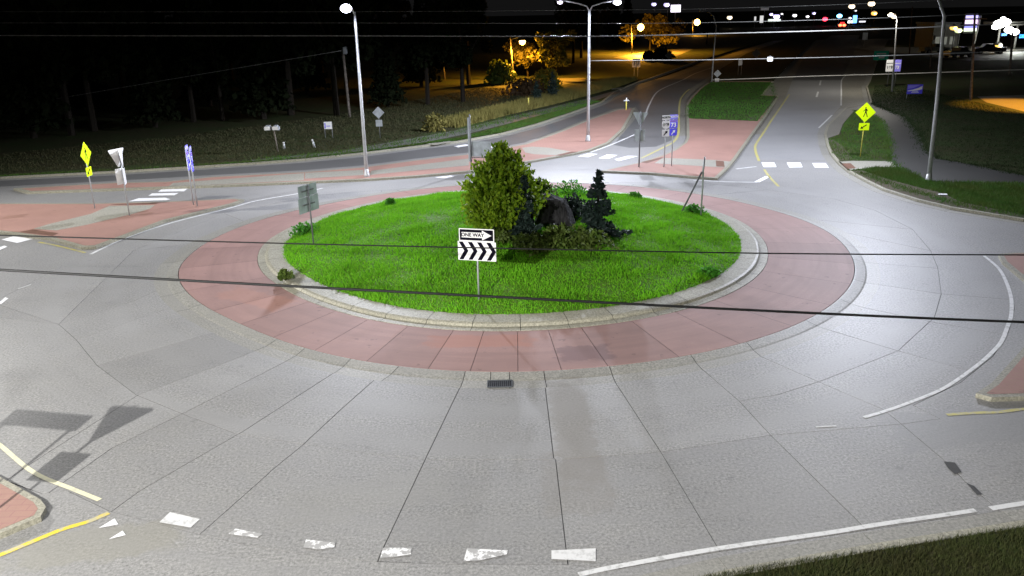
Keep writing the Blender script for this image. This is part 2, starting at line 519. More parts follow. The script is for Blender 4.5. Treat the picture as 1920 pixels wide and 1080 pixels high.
def inside(p, poly):
    x, y = p
    c = False
    j = len(poly) - 1
    for i in range(len(poly)):
        xi, yi = poly[i]; xj, yj = poly[j]
        if (yi > y) != (yj > y) and x < (xj - xi) * (y - yi) / (yj - yi) + xi: c = not c
        j = i
    return c

# --- concrete slabs: the joints of the photograph cut the carriageway into panels
JOINTS = [
    # round joint in the middle of the lane
    [(-160, 560), (0, 572), (110, 608), (143, 637), (182, 685), (255, 740), (348, 778), (440, 812), (512, 824), (682, 849), (797, 862), (1042, 862), (1239, 847), (1445, 816), (1690, 795), (1762, 785), (1960, 758), (2300, 720)],
    [(1690, 795), (1655, 767), (1591, 740), (1535, 716)],
    [(1386, 752), (1458, 740), (1535, 716), (1684, 658), (1752, 595), (1765, 551), (1758, 501), (1745, 470), (1711, 430), (1640, 394), (1560, 372), (1440, 356), (1330, 344), (1140, 342), (960, 346), (780, 352), (600, 366), (420, 400), (250, 470), (110, 608)],
    # outer round joint
    [(-160, 850), (20, 905), (78, 925), (128, 921), (205, 958), (300, 983), (375, 1002), (483, 1026), (519, 1031), (595, 1043), (706, 1053), (836, 1058), (1062, 1058), (1160, 1066), (1346, 1035), (1560, 1004), (1780, 971), (1884, 958), (2000, 940)],
    [(1762, 785), (1712, 760)], [(1712, 760), (1800, 718), (1862, 668), (1890, 624), (1902, 578), (1893, 532), (1870, 495), (1838, 468), (1790, 445)],
    # radial joints
    [(640, 690), (457, 808), (263, 920), (205, 962), (20, 1075), (-160, 1180)],
    [(537, 638), (480, 657), (397, 690), (260, 740), (60, 868), (-60, 950)],
    [(585, 655), (537, 677), (467, 713), (347, 773), (210, 840), (90, 925)],
    [(727, 690), (640, 767), (567, 835), (519, 874), (403, 977), (372, 1004), (289, 1040), (180, 1085)],
    [(372, 1004), (422, 1085)], [(797, 862), (662, 870), (543, 974), (480, 1023)],
    [(874, 699), (868, 715), (797, 862), (714, 1037), (708, 1053), (712, 1095)],
    [(1019, 699), (1038, 858), (1042, 862), (1062, 1033), (1072, 1110)],
    [(1140, 689), (1154, 717), (1239, 847), (1346, 1027), (1368, 1066)],
    [(1293, 671), (1321, 696), (1386, 752), (1445, 816), (1623, 991), (1645, 1020)],
    [(1397, 645), (1421, 666), (1535, 716)], [(1690, 795), (1777, 868), (1813, 906), (1849, 936), (1884, 965), (1930, 995)],
    [(1510, 605), (1552, 618), (1684, 658), (1798, 690), (1835, 699)],
    [(1573, 566), (1621, 577), (1754, 605), (1890, 628)],
    [(1602, 529), (1643, 533), (1765, 551), (1900, 562)],
    [(1602, 490), (1645, 494), (1758, 503), (1880, 512)],
    [(1580, 435), (1745, 470)], [(1530, 412), (1711, 430), (1860, 448)], [(1440, 384), (1640, 394), (1790, 392)],
    [(1330, 366), (1440, 356), (1560, 330)], [(1180, 356), (1140, 342), (1090, 300)], [(960, 350), (960, 330), (1000, 296)],
    [(712, 366), (720, 345), (735, 330)], [(790, 358), (800, 345), (806, 328)], [(600, 386), (560, 372), (500, 345)], [(470, 420), (420, 400), (330, 410)],
    [(400, 450), (250, 470), (175, 478)], [(345, 500), (116, 500), (-100, 500)], [(230, 449), (170, 478), (105, 506), (0, 560), (-150, 640)],
    [(325, 530), (250, 565), (110, 608)], [(-160, 610), (0, 595), (110, 608)], [(-160, 712), (0, 672), (143, 637), (355, 565)], [(-160, 780), (0, 737), (182, 685), (440, 612)],
]
def build_slabs():
    verts, edges = [], []
    def add_line(pts, closed=False):
        i0 = len(verts)
        verts.extend(Vector(p) for p in pts)
        for i in range(len(pts) - 1): edges.append((i0 + i, i0 + i + 1))
        if closed: edges.append((i0 + len(pts) - 1, i0))
    box_ = [(-58, 3), (60, 3), (60, 62), (-58, 62)]
    add_line(box_, True)
    ring = [pol(RCo(d) - 0.02, d) for d in range(0, 360, 4)]
    add_line(ring, True)
    for j in JOINTS: add_line(GL(j))
    # far lanes get transverse joints of their own
    for y in range(46, 62, 5): add_line([(-58, y + 1.0), (-14, y + 0.2)])
    out = delaunay_2d_cdt(verts, edges, [], 0, 1e-4)
    ov, oe, of, _, oeid = out[0], out[1], out[2], out[3], out[4]
    cons = {tuple(sorted(e)) for e, ids in zip(oe, oeid) if len(ids)}
    par = list(range(len(of)))
    def find(a):
        while par[a] != a:
            par[a] = par[par[a]]; a = par[a]
        return a
    owner = {}
    for fi, f in enumerate(of):
        for i in range(len(f)):
            e = tuple(sorted((f[i], f[(i + 1) % len(f)])))
            if e in cons: continue
            if e in owner: par[find(fi)] = find(owner[e])
            else: owner[e] = fi
    regs = {}
    for fi in range(len(of)): regs.setdefault(find(fi), []).append(fi)
    cover = [nw, ne, se] + list(isl.values())
    n = 0
    for fs in regs.values():
        tri = [[Vector(ov[i]) for i in of[f]] for f in fs]
        cents = [sum(t, Vector((0, 0))) / len(t) for t in tri]
        ars = [abs((t[1] - t[0]).cross(t[2] - t[0])) / 2 for t in tri]
        if sum(ars) < 0.15: continue
        big = cents[max(range(len(ars)), key=lambda i: ars[i])]
        if math.hypot(big.x - RC[0], big.y - RC[1]) < RCo(math.degrees(math.atan2(big.y - RC[1], big.x - RC[0]))) - 0.1: continue
        if all(any(inside(c, p) for p in cover) for c in cents): continue
        bm = bmesh.new()
        vm = {}
        for f in fs:
            vs = []
            for i in of[f]:
                if i not in vm: vm[i] = bm.verts.new((ov[i][0], ov[i][1], 0))
                vs.append(vm[i])
            bm.faces.new(vs)
        for f in bm.faces:
            f.normal_update()
            if f.normal.z < 0: f.normal_flip()
        r = bmesh.ops.inset_region(bm, faces=bm.faces[:], thickness=RNG.uniform(.007, .0115), use_boundary=True, use_even_offset=True)
        bmesh.ops.delete(bm, geom=r['faces'], context='FACES')
        bm.faces.ensure_lookup_table()
        be = [e for e in bm.edges if len(e.link_faces) == 1]
        ex = bmesh.ops.extrude_edge_only(bm, edges=be)
        bmesh.ops.translate(bm, vec=(0, 0, -0.011), verts=[g for g in ex['geom'] if isinstance(g, bmesh.types.BMVert)])
        from_bm('slab', bm, M_CONC, road)
        n += 1
    return n
build_slabs()

# --- ring gutter (mountable kerb) and red truck apron
gutter = thing('ring_gutter', None, None); tag(gutter, kind='structure')
def sector(name, rings, d0, d1, mat, parent, gap=0.007, step=2.5, in0=None, in1=None):
    """rings: list of (radius function, z) from outside in"""
    bm = bmesh.new()
    n = max(2, int(math.ceil((d1 - d0) / step)) + 1)
    rows = []
    in0 = d0 if in0 is None else in0; in1 = d1 if in1 is None else in1
    ro, ri = rings[0][0]((d0 + d1) / 2), rings[-1][0]((d0 + d1) / 2)
    for i in range(n):
        row = []
        for rf, z in rings:
            w = (ro - rf((d0 + d1) / 2)) / (ro - ri)
            e0, e1 = d0 + (in0 - d0) * w, d1 + (in1 - d1) * w
            d = e0 + (e1 - e0) * i / (n - 1)
            r = rf(d)
            g = math.degrees(gap / r)
            dd = min(max(d, e0 + g), e1 - g)
            row.append(bm.verts.new((*pol(r, dd), z)))
        rows.append(row)
    for a, b in zip(rows, rows[1:]):
        for k in range(len(rings) - 1):
            bm.faces.new((a[k], b[k], b[k + 1], a[k + 1]))
    return from_bm(name, bm, mat, parent)
bed = sheet('apron_bed', [pol(RCo(d), d) for d in range(0, 360, 5)], -0.025, M_JOINT)
tag(bed, kind='structure')
gpairs = [((527, 638), (480, 657)), ((573, 657), (537, 677)), ((662, 675), (640, 690)), ((750, 690), (727, 702)), ((874, 698), (868, 715)), ((921, 699), (920, 726)), ((956, 699), (955, 726)), ((1019, 698), (1025, 726)), ((1140, 688), (1154, 717)), ((1293, 669), (1321, 696)), ((1397, 645), (1421, 666)), ((1510, 605), (1552, 618)), ((1573, 564), (1621, 577)), ((1602, 528), (1643, 533)), ((1602, 490), (1645, 494)), ((1588, 461), (1622, 464))]
def ang_of(p):
    x, y = G(*p); return math.degrees(math.atan2(y - RC[1], x - RC[0]))
gjo = [(ang_of(c), ang_of(a)) for a, c in gpairs]
gjo = [(d, d) for d in (-185, -171, -162, -153, -145)] + gjo + [(d, d) for d in (33, 45, 60, 75, 90, 105, 120, 135, 150, 165, 175)]
gold = [-180, -171, -162, -153, -144, -137, -130, -123, -116, -108, -101, -94, -87.5, -80.5, -73, -64, -56, -47, -37, -28, -18, -8, 2, 12, 22, 33, 45, 60, 75, 90, 105, 120, 135, 150, 165, 180]
for (a, a_in), (b, b_in) in zip(gjo, gjo[1:]):
    sector('gutter_section', [(lambda d: RCo(d), -0.02), (lambda d: RCo(d) - 0.004, 0.0), (lambda d: RA(d) + 0.42, 0.002), (lambda d: RA(d) + 0.36, 0.02), (lambda d: RA(d) + 0.05, 0.075), (lambda d: RA(d) + 0.015, 0.078), (lambda d: RA(d) + 0.015, -0.02)], a, b, M_GUTTER, gutter, .009, 2.5, a_in, b_in)
apron = thing('truck_apron', None, None); tag(apron, kind='structure')
aedges = [-178, -166, -153, -141, -133, -125, -117, -109, -101, -96, -90.5, -85.5, -80, -71, -62, -52, -41, -30, -19, -7, 5, 17, 30, 45, 60, 80, 100, 120, 140, 155, 168, 182]
for a, b in zip(aedges, aedges[1:]):
    sector('apron_slab', [(lambda d: RA(d) - 0.012, -0.02), (lambda d: RA(d) - 0.012, 0.076), (lambda d: (RA(d) + RB(d)) / 2, 0.10), (lambda d: RB(d) + 0.012, 0.125), (lambda d: RB(d) + 0.012, -0.02)], a, b, M_APRON, apron)
ikerb = thing('island_kerb', None, None); tag(ikerb, kind='structure')
kedges = [-180 + 360 / 44 * i for i in range(45)]
for a, b in zip(kedges, kedges[1:]):
    sector('kerb_stone', [(lambda d: RB(d) - 0.004, 0.0), (lambda d: RB(d) - 0.004, 0.135), (lambda d: RB(d) - 0.28, 0.15), (lambda d: RB(d) - 0.34, 0.22), (lambda d: RB(d) - 0.42, 0.25), (lambda d: RB(d) - 1.02, 0.275), (lambda d: RB(d) - 1.04, 0.1)], a, b, M_KERB, ikerb, gap=0.008)

# --- domed central island
R_IN = lambda d: RB(d) - 1.0
def mound_z(x, y):
    dx, dy = x - RC[0], y - RC[1]
    r = math.hypot(dx, dy) / R_IN(math.degrees(math.atan2(dy, dx)))
    if r > 1: return 0.27
    return 0.265 + 0.92 * (1 - r * r) + 0.04 * math.sin(dx * 1.3) * math.cos(dy * 1.1) * (1 - r)
def on_mound(px, py):
    z = 0.5
    for _ in range(12):
        x, y = G(px, py, z)
        z = mound_z(x, y)
    return (x, y, z)
bm = bmesh.new()
rows = []
for i in range(0, 25):
    f = i / 24
    rows.append([bm.verts.new((*(lambda p: (p[0], p[1], mound_z(*p)))(pol(R_IN(d) * f * 0.9995, d)),)) for d in range(0, 360, 5)])
for a, b in zip(rows, rows[1:]):
    for k in range(72):
        try: bm.faces.new((a[k], b[k], b[(k + 1) % 72], a[(k + 1) % 72]))
        except ValueError: pass
bmesh.ops.remove_doubles(bm, verts=bm.verts[:], dist=1e-4)
mound = from_bm('central_island_ground', bm, M_MOUND, smooth=True)
tag(mound, kind='structure')

# --- asphalt lanes on the far legs
ASPH1 = [(-300, 362), (0, 339), (215, 329), (400, 317), (572, 305), (676, 295), (790, 280), (859, 272), (942, 257), (1009, 240), (1072, 220), (1130, 198), (1180, 175), (1240, 153), (1300, 132), (1345, 118), (1420, 90), (1470, 77), (1490, 77), (1440, 95), (1365, 124), (1320, 150), (1296, 165), (1285, 178), (1276, 190), (1274, 225), (1272, 245), (1262, 262), (1230, 275), (1180, 277), (1150, 272), (1168, 250), (1187, 228), (1200, 212), (1192, 200), (1155, 203), (1101, 222), (1051, 243), (984, 267), (879, 286), (780, 297), (681, 310), (572, 319), (400, 328), (215, 339), (0, 350), (-300, 372)]
ASPH2 = [(1486, 150), (1470, 190), (1445, 228), (1421, 268), (1418, 282), (1428, 300), (1560, 300), (1545, 272), (1538, 247), (1545, 233), (1576, 200), (1577, 150)]
for z in (0,):
    far = sheet('far_road', GL([(700, 262), (1000, 222), (1120, 180), (1250, 142), (1335, 112), (1448, 76), (1680, 72), (1660, 100), (1640, 150), (1632, 230), (1560, 262)]), -0.02, M_SHOULDER)
    tag(far, kind='structure')
lane1 = sheet('bypass_lane', GL(ASPH1), 0.004, M_ASPH); tag(lane1, kind='structure')
lane2 = sheet('exit_lane', GL(ASPH2), 0.004, M_ASPH2); tag(lane2, kind='structure')
lane3 = sheet('far_carriageway', GL([(1486, 150), (1577, 150), (1600, 100), (1612, 66), (1560, 66), (1510, 100)]), 0.002, M_ASPH); tag(lane3, kind='structure')
median = prism('far_median', GL([(1448, 153), (1500, 100), (1540, 66), (1500, 66), (1400, 100), (1345, 133), (1330, 153)], .1), -0.05, 0.1, M_SOIL); tag(median, kind='structure')

# --- verges with kerbs
def verge(name, poly, edge_n, kerb=0.16):
    o = prism(name, poly, -0.08, KT, M_TURF); tag(o, kind='structure')
    e = poly[:edge_n]
    kk = thing(name + '_kerb', None, None); tag(kk, kind='structure')
    pts = []
    for a, b in zip(e, e[1:]):
        L = math.hypot(b[0] - a[0], b[1] - a[1]); n = max(1, round(L / 3.0))
        pts += [(a[0] + (b[0] - a[0]) * i / n, a[1] + (b[1] - a[1]) * i / n) for i in range(n)]
    pts.append(e[-1])
    cx = ccw(poly)
    sgn = 1 if area2(poly) > 0 else -1
    def off(i, d):
        a, b = pts[max(i - 1, 0)], pts[min(i + 1, len(pts) - 1)]
        t = Vector((b[0] - a[0], b[1] - a[1])).normalized()
        return (pts[i][0] - t.y * d * sgn, pts[i][1] + t.x * d * sgn)
    for i in range(len(pts) - 1):
        if pts[i][1] > 150 or abs(pts[i][0]) > 60: continue
        def lerp(p, q, t): return (p[0] + (q[0] - p[0]) * t, p[1] + (q[1] - p[1]) * t)
        o0, o1, i0, i1 = off(i, -0.02), off(i + 1, -0.02), off(i, kerb), off(i + 1, kerb)
        quad = [lerp(o0, o1, .003), lerp(o1, o0, .003), lerp(i1, i0, .003), lerp(i0, i1, .003)]
        prism('kerb_stone', quad, -0.02, KT + 0.012, M_KERB, kk)
        # gutter pan beside the kerb
        g0, g1 = off(i, -0.5), off(i + 1, -0.5)
        q2 = [lerp(g0, g1, .003), lerp(g1, g0, .003), lerp(o1, o0, .003), lerp(o0, o1, .003)]
        prism('gutter_pan', q2, -0.02, 0.0075, M_GUTTER, kk)
verge('north_west_verge', nw, len(NW_EDGE))
verge('north_east_verge', ne, len(NE_EDGE))
verge('south_east_verge', se, len(SE_EDGE))

# --- raised splitter islands: kerb prism, red top, crossing walkways, tactile pads
def island(name, pts, red_in=0.2):
    o = prism(name, pts, -0.04, KT, M_KERB); tag(o, kind='structure')
    s = sheet('red_paving', inset(pts, red_in), KT + 0.004, M_RED, o)
    return o
def on_top(name, px, mat, parent, z=KT + 0.008): return sheet(name, GL(px, z), z, mat, parent)
iN = island('north_splitter_island', isl['N'])
on_top('grass_bed', [(1292, 222), (1420, 227), (1440, 200), (1453, 181), (1426, 179), (1446, 154), (1333, 154), (1315, 167), (1299, 184), (1291, 196)], M_TURF, iN)
on_top('crossing_walk', [(1243, 296), (1342, 300), (1371, 303), (1361, 314), (1342, 313), (1227, 306)], M_WALK, iN)
on_top('tactile_pad', [(1201, 304), (1240, 295), (1245, 296), (1212, 306)], M_PAD, iN, KT + .012)
on_top('tactile_pad', [(1342, 301), (1357, 302), (1359, 313), (1343, 312)], M_PAD, iN, KT + .012)
iC = island('bypass_splitter_island', isl['C'], 0.25)
on_top('crossing_walk', [(979, 277), (999, 275), (1030, 277), (1070, 284), (1041, 291), (1001, 289), (985, 286)], M_WALK, iC)
on_top('tactile_pad', [(1042, 291), (1072, 284), (1084, 284.5), (1051, 292)], M_PAD, iC, KT + .012)
on_top('centre_walk', [(697, 320), (879, 297), (879, 310), (692, 328)], M_WALK, iC)
on_top('centre_walk', [(572, 324), (681, 318.5), (682, 328), (572, 335)], M_WALK, iC)
on_top('centre_walk', [(325, 343), (570, 324.5), (570, 338), (400, 346), (316, 349)], M_WALK, iC)
iW = island('west_splitter_island', isl['W'])
on_top('crossing_walk', [(62, 429), (92, 420), (170, 401), (205, 386), (290, 384.5), (282, 391), (245, 402), (160, 422), (105, 432)], M_WALK, iW)
on_top('tactile_pad', [(37, 435), (61, 430), (110, 437), (99, 442)], M_PAD, iW, KT + .012)
on_top('tactile_pad', [(205, 384), (225, 382), (298, 380), (292, 382.5)], M_PAD, iW, KT + .012)
iS = island('south_splitter_island', isl['SW'], 0.13)
iE = island('east_splitter_island', isl['E'], 0.16)

# paths and ramps on the verges
def on_verge(name, px, mat, z=KT + 0.004):
    o = sheet(name, GL(px, z), z, mat); tag(o, kind='structure'); return o
on_verge('path_west', [(470, 300), (640, 283), (780, 258), (860, 243), (960, 218), (1030, 202), (1100, 185), (1160, 168), (1166, 172), (1110, 190), (1050, 206), (975, 226), (880, 250), (780, 270), (650, 288), (480, 305)], M_PATHW)
on_verge('ramp_west', [(797, 268.5), (830, 263), (852, 265.5), (815, 272)], M_WALK, KT + .008)
on_verge('ramp_north', [(1143, 166), (1172, 163.5), (1170, 166.5), (1148, 168)], M_WALK, KT + .008)
on_verge('path_east', [(1585, 203), (1632, 193), (1660, 205), (1698, 220), (1722, 250), (1735, 280), (1757, 297), (1804, 305), (1925, 330), (2300, 385), (2300, 405), (1920, 346), (1737, 343), (1683, 316), (1670, 301), (1667, 263), (1660, 247), (1653, 228), (1640, 217), (1602, 207), (1580, 233), (1573, 252), (1552, 259), (1549, 247), (1553, 236)], M_PATH)
on_verge('shoulder_pad', [(1585, 203), (1632, 193), (1640, 199), (1610, 205), (1601, 207), (1580, 233), (1573, 252), (1553, 258.5), (1550, 247), (1554, 236)], M_SHOULDER, KT + .008)
on_verge('ramp_east', [(1572, 303), (1600, 301.5), (1671, 302.5), (1681, 313), (1640, 313.5), (1599, 318), (1591, 320)], M_WALK, KT + .012)
on_verge('tactile_pad', [(1578, 306), (1595, 306), (1605, 315), (1589, 317)], M_PAD, KT + .016)
M_DIRT = concrete('bare_soil', (0.13, 0.115, 0.085), dark=.55, polar=False, speck=.5, rough=.95, spec=.1)
on_verge('bare_soil', [(1600, 320), (1618, 321), (1640, 330), (1668, 337), (1700, 345), (1722, 352), (1750, 358), (1775, 366), (1800, 378), (1850, 388), (1910, 402), (1910, 407), (1785, 386.5), (1720, 371.5), (1656, 351.5), (1623, 335.5)], M_DIRT)
on_verge('bare_soil', [(1553, 262), (1565, 262), (1580, 275), (1590, 287), (1600, 298), (1574, 300), (1560, 286)], M_DIRT)
on_verge('bare_soil', [(1420, 226), (1400, 225.5), (1405, 219), (1430, 212), (1440, 190), (1452, 180), (1457, 181), (1440, 203)], M_DIRT, KT + .012)
on_verge('lit_driveway_west', [(970, 153), (1000, 148), (1040, 147), (1095, 146), (1103, 150), (1060, 158), (1030, 163), (1012, 163)], M_SHOULDER)
on_verge('lit_driveway_north', [(1150, 108), (1200, 99), (1285, 90), (1300, 92), (1262, 108), (1190, 115)], M_SHOULDER)
on_verge('lit_driveway_east', [(1832, 181), (1925, 178), (2150, 176), (2200, 215), (1925, 210), (1850, 192)], M_SHOULDER)

# ------------------------------------------------------------------ road markings
marks = thing('road_markings', None, None); tag(marks, kind='structure')
ZM = 0.009
def line(px, w, mat, name='painted_line', n=5, z=ZM):
    return ribbon(name, smooth_line(GL(px), n), w, z, mat, marks)
line([(1085, 1078), (1160, 1062), (1346, 1029), (1556, 999), (1640, 985), (1777, 965), (1829, 957)], .115, M_WPAINT)
line([(1857, 954), (1920, 944), (2050, 925)], .13, M_WPAINT)
line([(1845, 480), (1872, 503), (1887, 530), (1896, 560), (1896, 590), (1890, 610), (1878, 640), (1862, 659), (1843, 677)], .11, M_WPAINT)
line([(1843, 677), (1800, 709), (1760, 733), (1700, 757), (1660, 771), (1620, 783)], .10, M_WPAINT)
line([(170, 477), (205, 460), (240, 445), (325, 417), (425, 392), (480, 377), (560, 363), (605, 353)], .14, M_WPAINT)
line([(72, 454), (112, 462), (160, 474)], .12, M_YPAINT)
line([(-40, 805), (0, 835), (46, 880 - 6), (80, 895), (130, 915), (187, 938)], .105, paint('cream_road_paint', (.74, .71, .48), .5, (.4, .39, .34), 5.0, .36, .5))
line([(-60, 1062), (0, 1041), (37, 1026), (80, 1008), (120, 992), (167, 978), (204, 962)], .12, paint('bright_yellow_paint', (0.70, 0.54, 0.04), 0.9, (0.46, 0.43, 0.30), 2.2, 0.43, 0.53))
line([(1775, 778), (1830, 774.5), (1873, 773), (1920, 767), (2100, 745)], .11, M_YPAINT)
line([(1480, 177), (1463, 202), (1445, 228), (1433, 247), (1419, 268), (1416, 280), (1423, 302)], .16, M_YPAINT)
line([(1433, 318), (1443, 332), (1460, 350)], .14, M_YPAINT)
line([(1380, 317), (1418, 312.5)], .16, M_WPAINT); line([(1300, 338), (1363, 341), (1420, 342)], .16, M_WPAINT); line([(1419, 341.5), (1440, 331)], .3, M_FRESH)
line([(1586, 142), (1578, 151), (1577.5, 175), (1577, 198)], .14, M_WPAINT); line([(1560, 216), (1535, 240)], .13, M_WPAINT)
line([(1293, 167), (1283, 176), (1275, 190), (1273, 223), (1272, 250), (1263, 266), (1243, 277), (1223, 287), (1202, 297)], .17, M_YPAINT)
line([(1190, 252.5), (1150, 270), (1107, 286)], .16, M_WPAINT)
line([(1210, 215), (1218, 195), (1230, 175), (1247, 164), (1280, 150), (1303, 138), (1335, 127)], .16, M_WPAINT)
line([(1539, 151), (1537, 160)], .2, M_WPAINT); line([(1534, 172), (1531, 182)], .2, M_WPAINT)
line([(1530, 801), (1568, 799)], .05, M_WPAINT); line([(34, 542), (58, 534)], .05, M_WPAINT)
line([(700, 322 + 16), (760, 333), (800, 331)], .05, M_WPAINT)
def mark(px, mat, name='crosswalk_bar'): return sheet(name, GL(px), ZM + .003, mat, marks)
for b in ([(299, 980), (319, 961), (375, 974), (358, 990)], [(428, 1002), (442, 992), (493, 1002), (483, 1009)], [(569, 1027), (574, 1012), (629, 1019), (627, 1027), (600, 1031)],
          [(713, 1047), (718, 1028), (772, 1028), (771, 1040), (740, 1045)], [(869, 1053), (876, 1029), (952, 1033), (951, 1040), (898, 1052)], [(1034, 1033), (1117, 1029), (1117, 1053), (1034, 1049)]):
    mark(b, M_WORN if b[0][0] not in (299, 1034) else M_WPAINT)
for b in ([(302, 355.5), (352, 354), (345, 359), (296, 360)], [(285, 363), (335, 362), (327, 366.5), (278, 367.5)], [(260, 372), (310, 371), (320, 374), (312, 375.7), (241, 378)],
          [(3, 450), (26, 443), (62, 448.5), (32.5, 456)], [(-12, 468), (8, 461), (14, 463), (-4, 471)], [(-2, 568), (10, 558), (16, 560), (2, 571)],
          [(1083, 294), (1102, 288), (1121, 289), (1103, 295)], [(1122, 297), (1138, 290), (1158, 291), (1142, 298)], [(1152, 299), (1177, 292.5), (1197, 293), (1160, 302.5)],
          [(851, 274.5), (872, 271), (888, 272), (859, 276.5)], [(884, 277), (905, 272), (917, 273), (897, 277.5)], [(901, 279.5), (924, 273), (932, 274), (915, 280.6)],
          [(1427.5, 304.7), (1451.7, 304.7), (1456, 313.7), (1431.7, 313.7)], [(1475, 305), (1501, 305), (1505, 314), (1480, 314.5)], [(1522.5, 306), (1548, 306), (1554, 315), (1528, 315)]):
    mark(b, M_FRESH)
for b in ([(185, 991), (215, 973), (222, 984)], [(204, 1012), (230, 996), (236, 1004)]): mark(b, M_FRESH, 'yield_tooth')
mark([(815, 333), (845, 329.5), (852, 331), (832, 334.5)], M_FRESH, 'paint_patch'); mark([(1128, 356), (1148, 347), (1162, 350), (1155, 356)], M_FRESH, 'paint_patch')
# tar patches on the joint at lower right
for b in ([(1769, 866), (1790, 868), (1803, 886), (1790, 890), (1778, 879)], [(1811, 906), (1826, 912), (1842, 928), (1832, 929)]):
    sheet('tar_patch', GL(b), ZM + .003, M_JOINT, marks)

# storm grate
gx = GL([(921, 714), (956, 714), (953, 727), (919, 727)])
cx = sum(p[0] for p in gx) / 4; cy = sum(p[1] for p in gx) / 4
grate = thing('storm_grate', 'dark iron storm drain grate set in the gutter in front of the red apron', 'drain grate', (cx, cy, 0.012))
gw, gl = 0.62, 0.40
bm = bmesh.new()
for s in (-1, 1):
    bm_box(bm, (gw, .035, .02), (0, s * gl / 2, .005)); bm_box(bm, (.035, gl - .035, .02), (s * gw / 2, 0, .005))
from_bm('frame', bm, M_IRON, grate)
box('pit_shade', (gw, gl, .004), (0, 0, -0.004), M_BLACK, grate)  # black plate: the shade of the shaft is painted in its colour
for i in range(11): box('bar', (.02, gl - .04, .014), (-gw / 2 + .055 + i * (gw - .11) / 10, 0, .004), M_IRON, grate)

# ------------------------------------------------------------------ signs
def text_mesh(s, size):
    c = bpy.data.curves.new('lettering', 'FONT')
    c.body = s; c.size = size; c.offset = size * .035; c.align_x = 'CENTER'; c.align_y = 'CENTER'
    o = bpy.data.objects.new('lettering_tmp', c)
    COL.objects.link(o)
    dg = bpy.context.evaluated_depsgraph_get()
    me = bpy.data.meshes.new_from_object(o.evaluated_get(dg))
    bpy.data.objects.remove(o); bpy.data.curves.remove(c)
    me.materials.clear()
    return me

def upright(pts, y=0.0, z0=0.0, x0=0.0):
    return [(x0 + x, y, z0 + z) for x, z in pts]

def plate(name, pts, x0, z0, y, mat, parent, th=0.004):
    """flat sheet in the x-z plane facing -y; pts (x,z)"""
    pts = ccw(pts)
    bm = bmesh.new()
    f = [bm.verts.new((x0 + x, y, z0 + z)) for x, z in pts]
    k = [bm.verts.new((x0 + x, y + th, z0 + z)) for x, z in pts]
    for t in tessellate_polygon([[Vector((x, z, 0)) for x, z in pts]]):
        a, b, c = [Vector(pts[i]) for i in t]
        if (b - a).cross(c - a) < 0: t = (t[0], t[2], t[1])
        bm.faces.new([f[i] for i in t]); bm.faces.new([k[i] for i in reversed(t)])
    for i in range(len(pts)):
        j = (i + 1) % len(pts)
        bm.faces.new((f[j], f[i], k[i], k[j]))
    return from_bm(name, bm, mat, parent)

def rect(w, h, r=0.0, n=4):
    if r <= 0: return [(-w / 2, -h / 2), (w / 2, -h / 2), (w / 2, h / 2), (-w / 2, h / 2)]
    out = []
    for cx, cz, a0 in ((w / 2 - r, -h / 2 + r, -90), (w / 2 - r, h / 2 - r, 0), (-w / 2 + r, h / 2 - r, 90), (-w / 2 + r, -h / 2 + r, 180)):
        for i in range(n + 1):
            a = R(a0 + 90 * i / n)
            out.append((cx + r * math.cos(a), cz + r * math.sin(a)))
    return out

def letter(s, size, x0, z0, y, mat, parent, sx=1.0):
    me = text_mesh(s, size)
    o = link_mesh('lettering', me, mat, parent)
    o.location = (x0, y, z0); o.rotation_euler = (R(90), 0, 0); o.scale = (sx, 1, 1)
    return o

def post(parent, x, z1, mat=None, r=0.03, z0=-0.15, y=0.0):
    return tube('post', [(x, y, z0), (x, y, z1)], r, mat or M_GALV, parent, 8)

def face_cam(x, y, extra=0.0):
    """rotation so that the local -y side looks at the camera side, plus a turn"""
    return math.atan2(-x, y) * 1.0 + extra if False else math.atan2(x, -y) + math.pi + extra

# one-way and chevron sign on the mound
x, y, z = on_mound(898, 563)
ow = thing('one_way_sign', 'white one way sign above a four chevron board on the grass island', 'road sign', (x, y, z), R(-14))
post(ow, 0, 2.30)
CZ, OZ = 1.62, 2.13
plate('chevron_board', rect(1.22, .61, .02), 0, CZ, -0.045, M_WSIGN, ow)
cb = ow.children[-1] if False else None
for i in range(4):
    x0 = -0.46 + i * 0.295
    w, h, s = 0.135, 0.285, 0.14
    plate('chevron', [(-s / 2 - w / 2, h), (-s / 2 + w / 2, h), (s / 2 + w / 2 + .03, 0), (-s / 2 + w / 2, -h), (-s / 2 - w / 2, -h), (s / 2 - w / 2 + .03, 0)], x0 + .02, CZ, -0.051, M_BLACK, ow, .003)
plate('one_way_panel', rect(1.12, .40, .02), 0, OZ, -0.045, M_WSIGN, ow)
plate('black_field', rect(1.06, .34, .015), 0, OZ, -0.051, M_BLACK, ow, .003)
plate('arrow', [(-.47, -.085), (.18, -.085), (.18, -.155), (.48, 0), (.18, .155), (.18, .085), (-.47, .085)], 0, OZ, -0.056, M_WSIGN, ow, .003)
letter('ONE WAY', .155, -0.12, OZ, -0.061, M_BLACK, ow)
for zz in (CZ, OZ): box('bracket', (.5, .03, .05), (0, -0.028, zz), M_GALV, ow)

# sign seen from behind at the left edge of the island
x, y, z = on_mound(588, 458)
s2 = thing('sign_from_behind', 'grey back of a two panel sign on the left edge of the grass island', 'road sign', (x, y, z), R(245))
post(s2, 0, 2.36, M_DPOLE)
plate('lower_panel', rect(1.22, .61), 0, 1.62, -0.045, M_SIGNBACK, s2)
plate('upper_panel', rect(1.12, .45), 0, 2.16, -0.045, M_SIGNBACK, s2)
for zz in (1.62, 2.16): box('bracket', (.7, .03, .05), (0, -0.026, zz), M_DPOLE, s2)

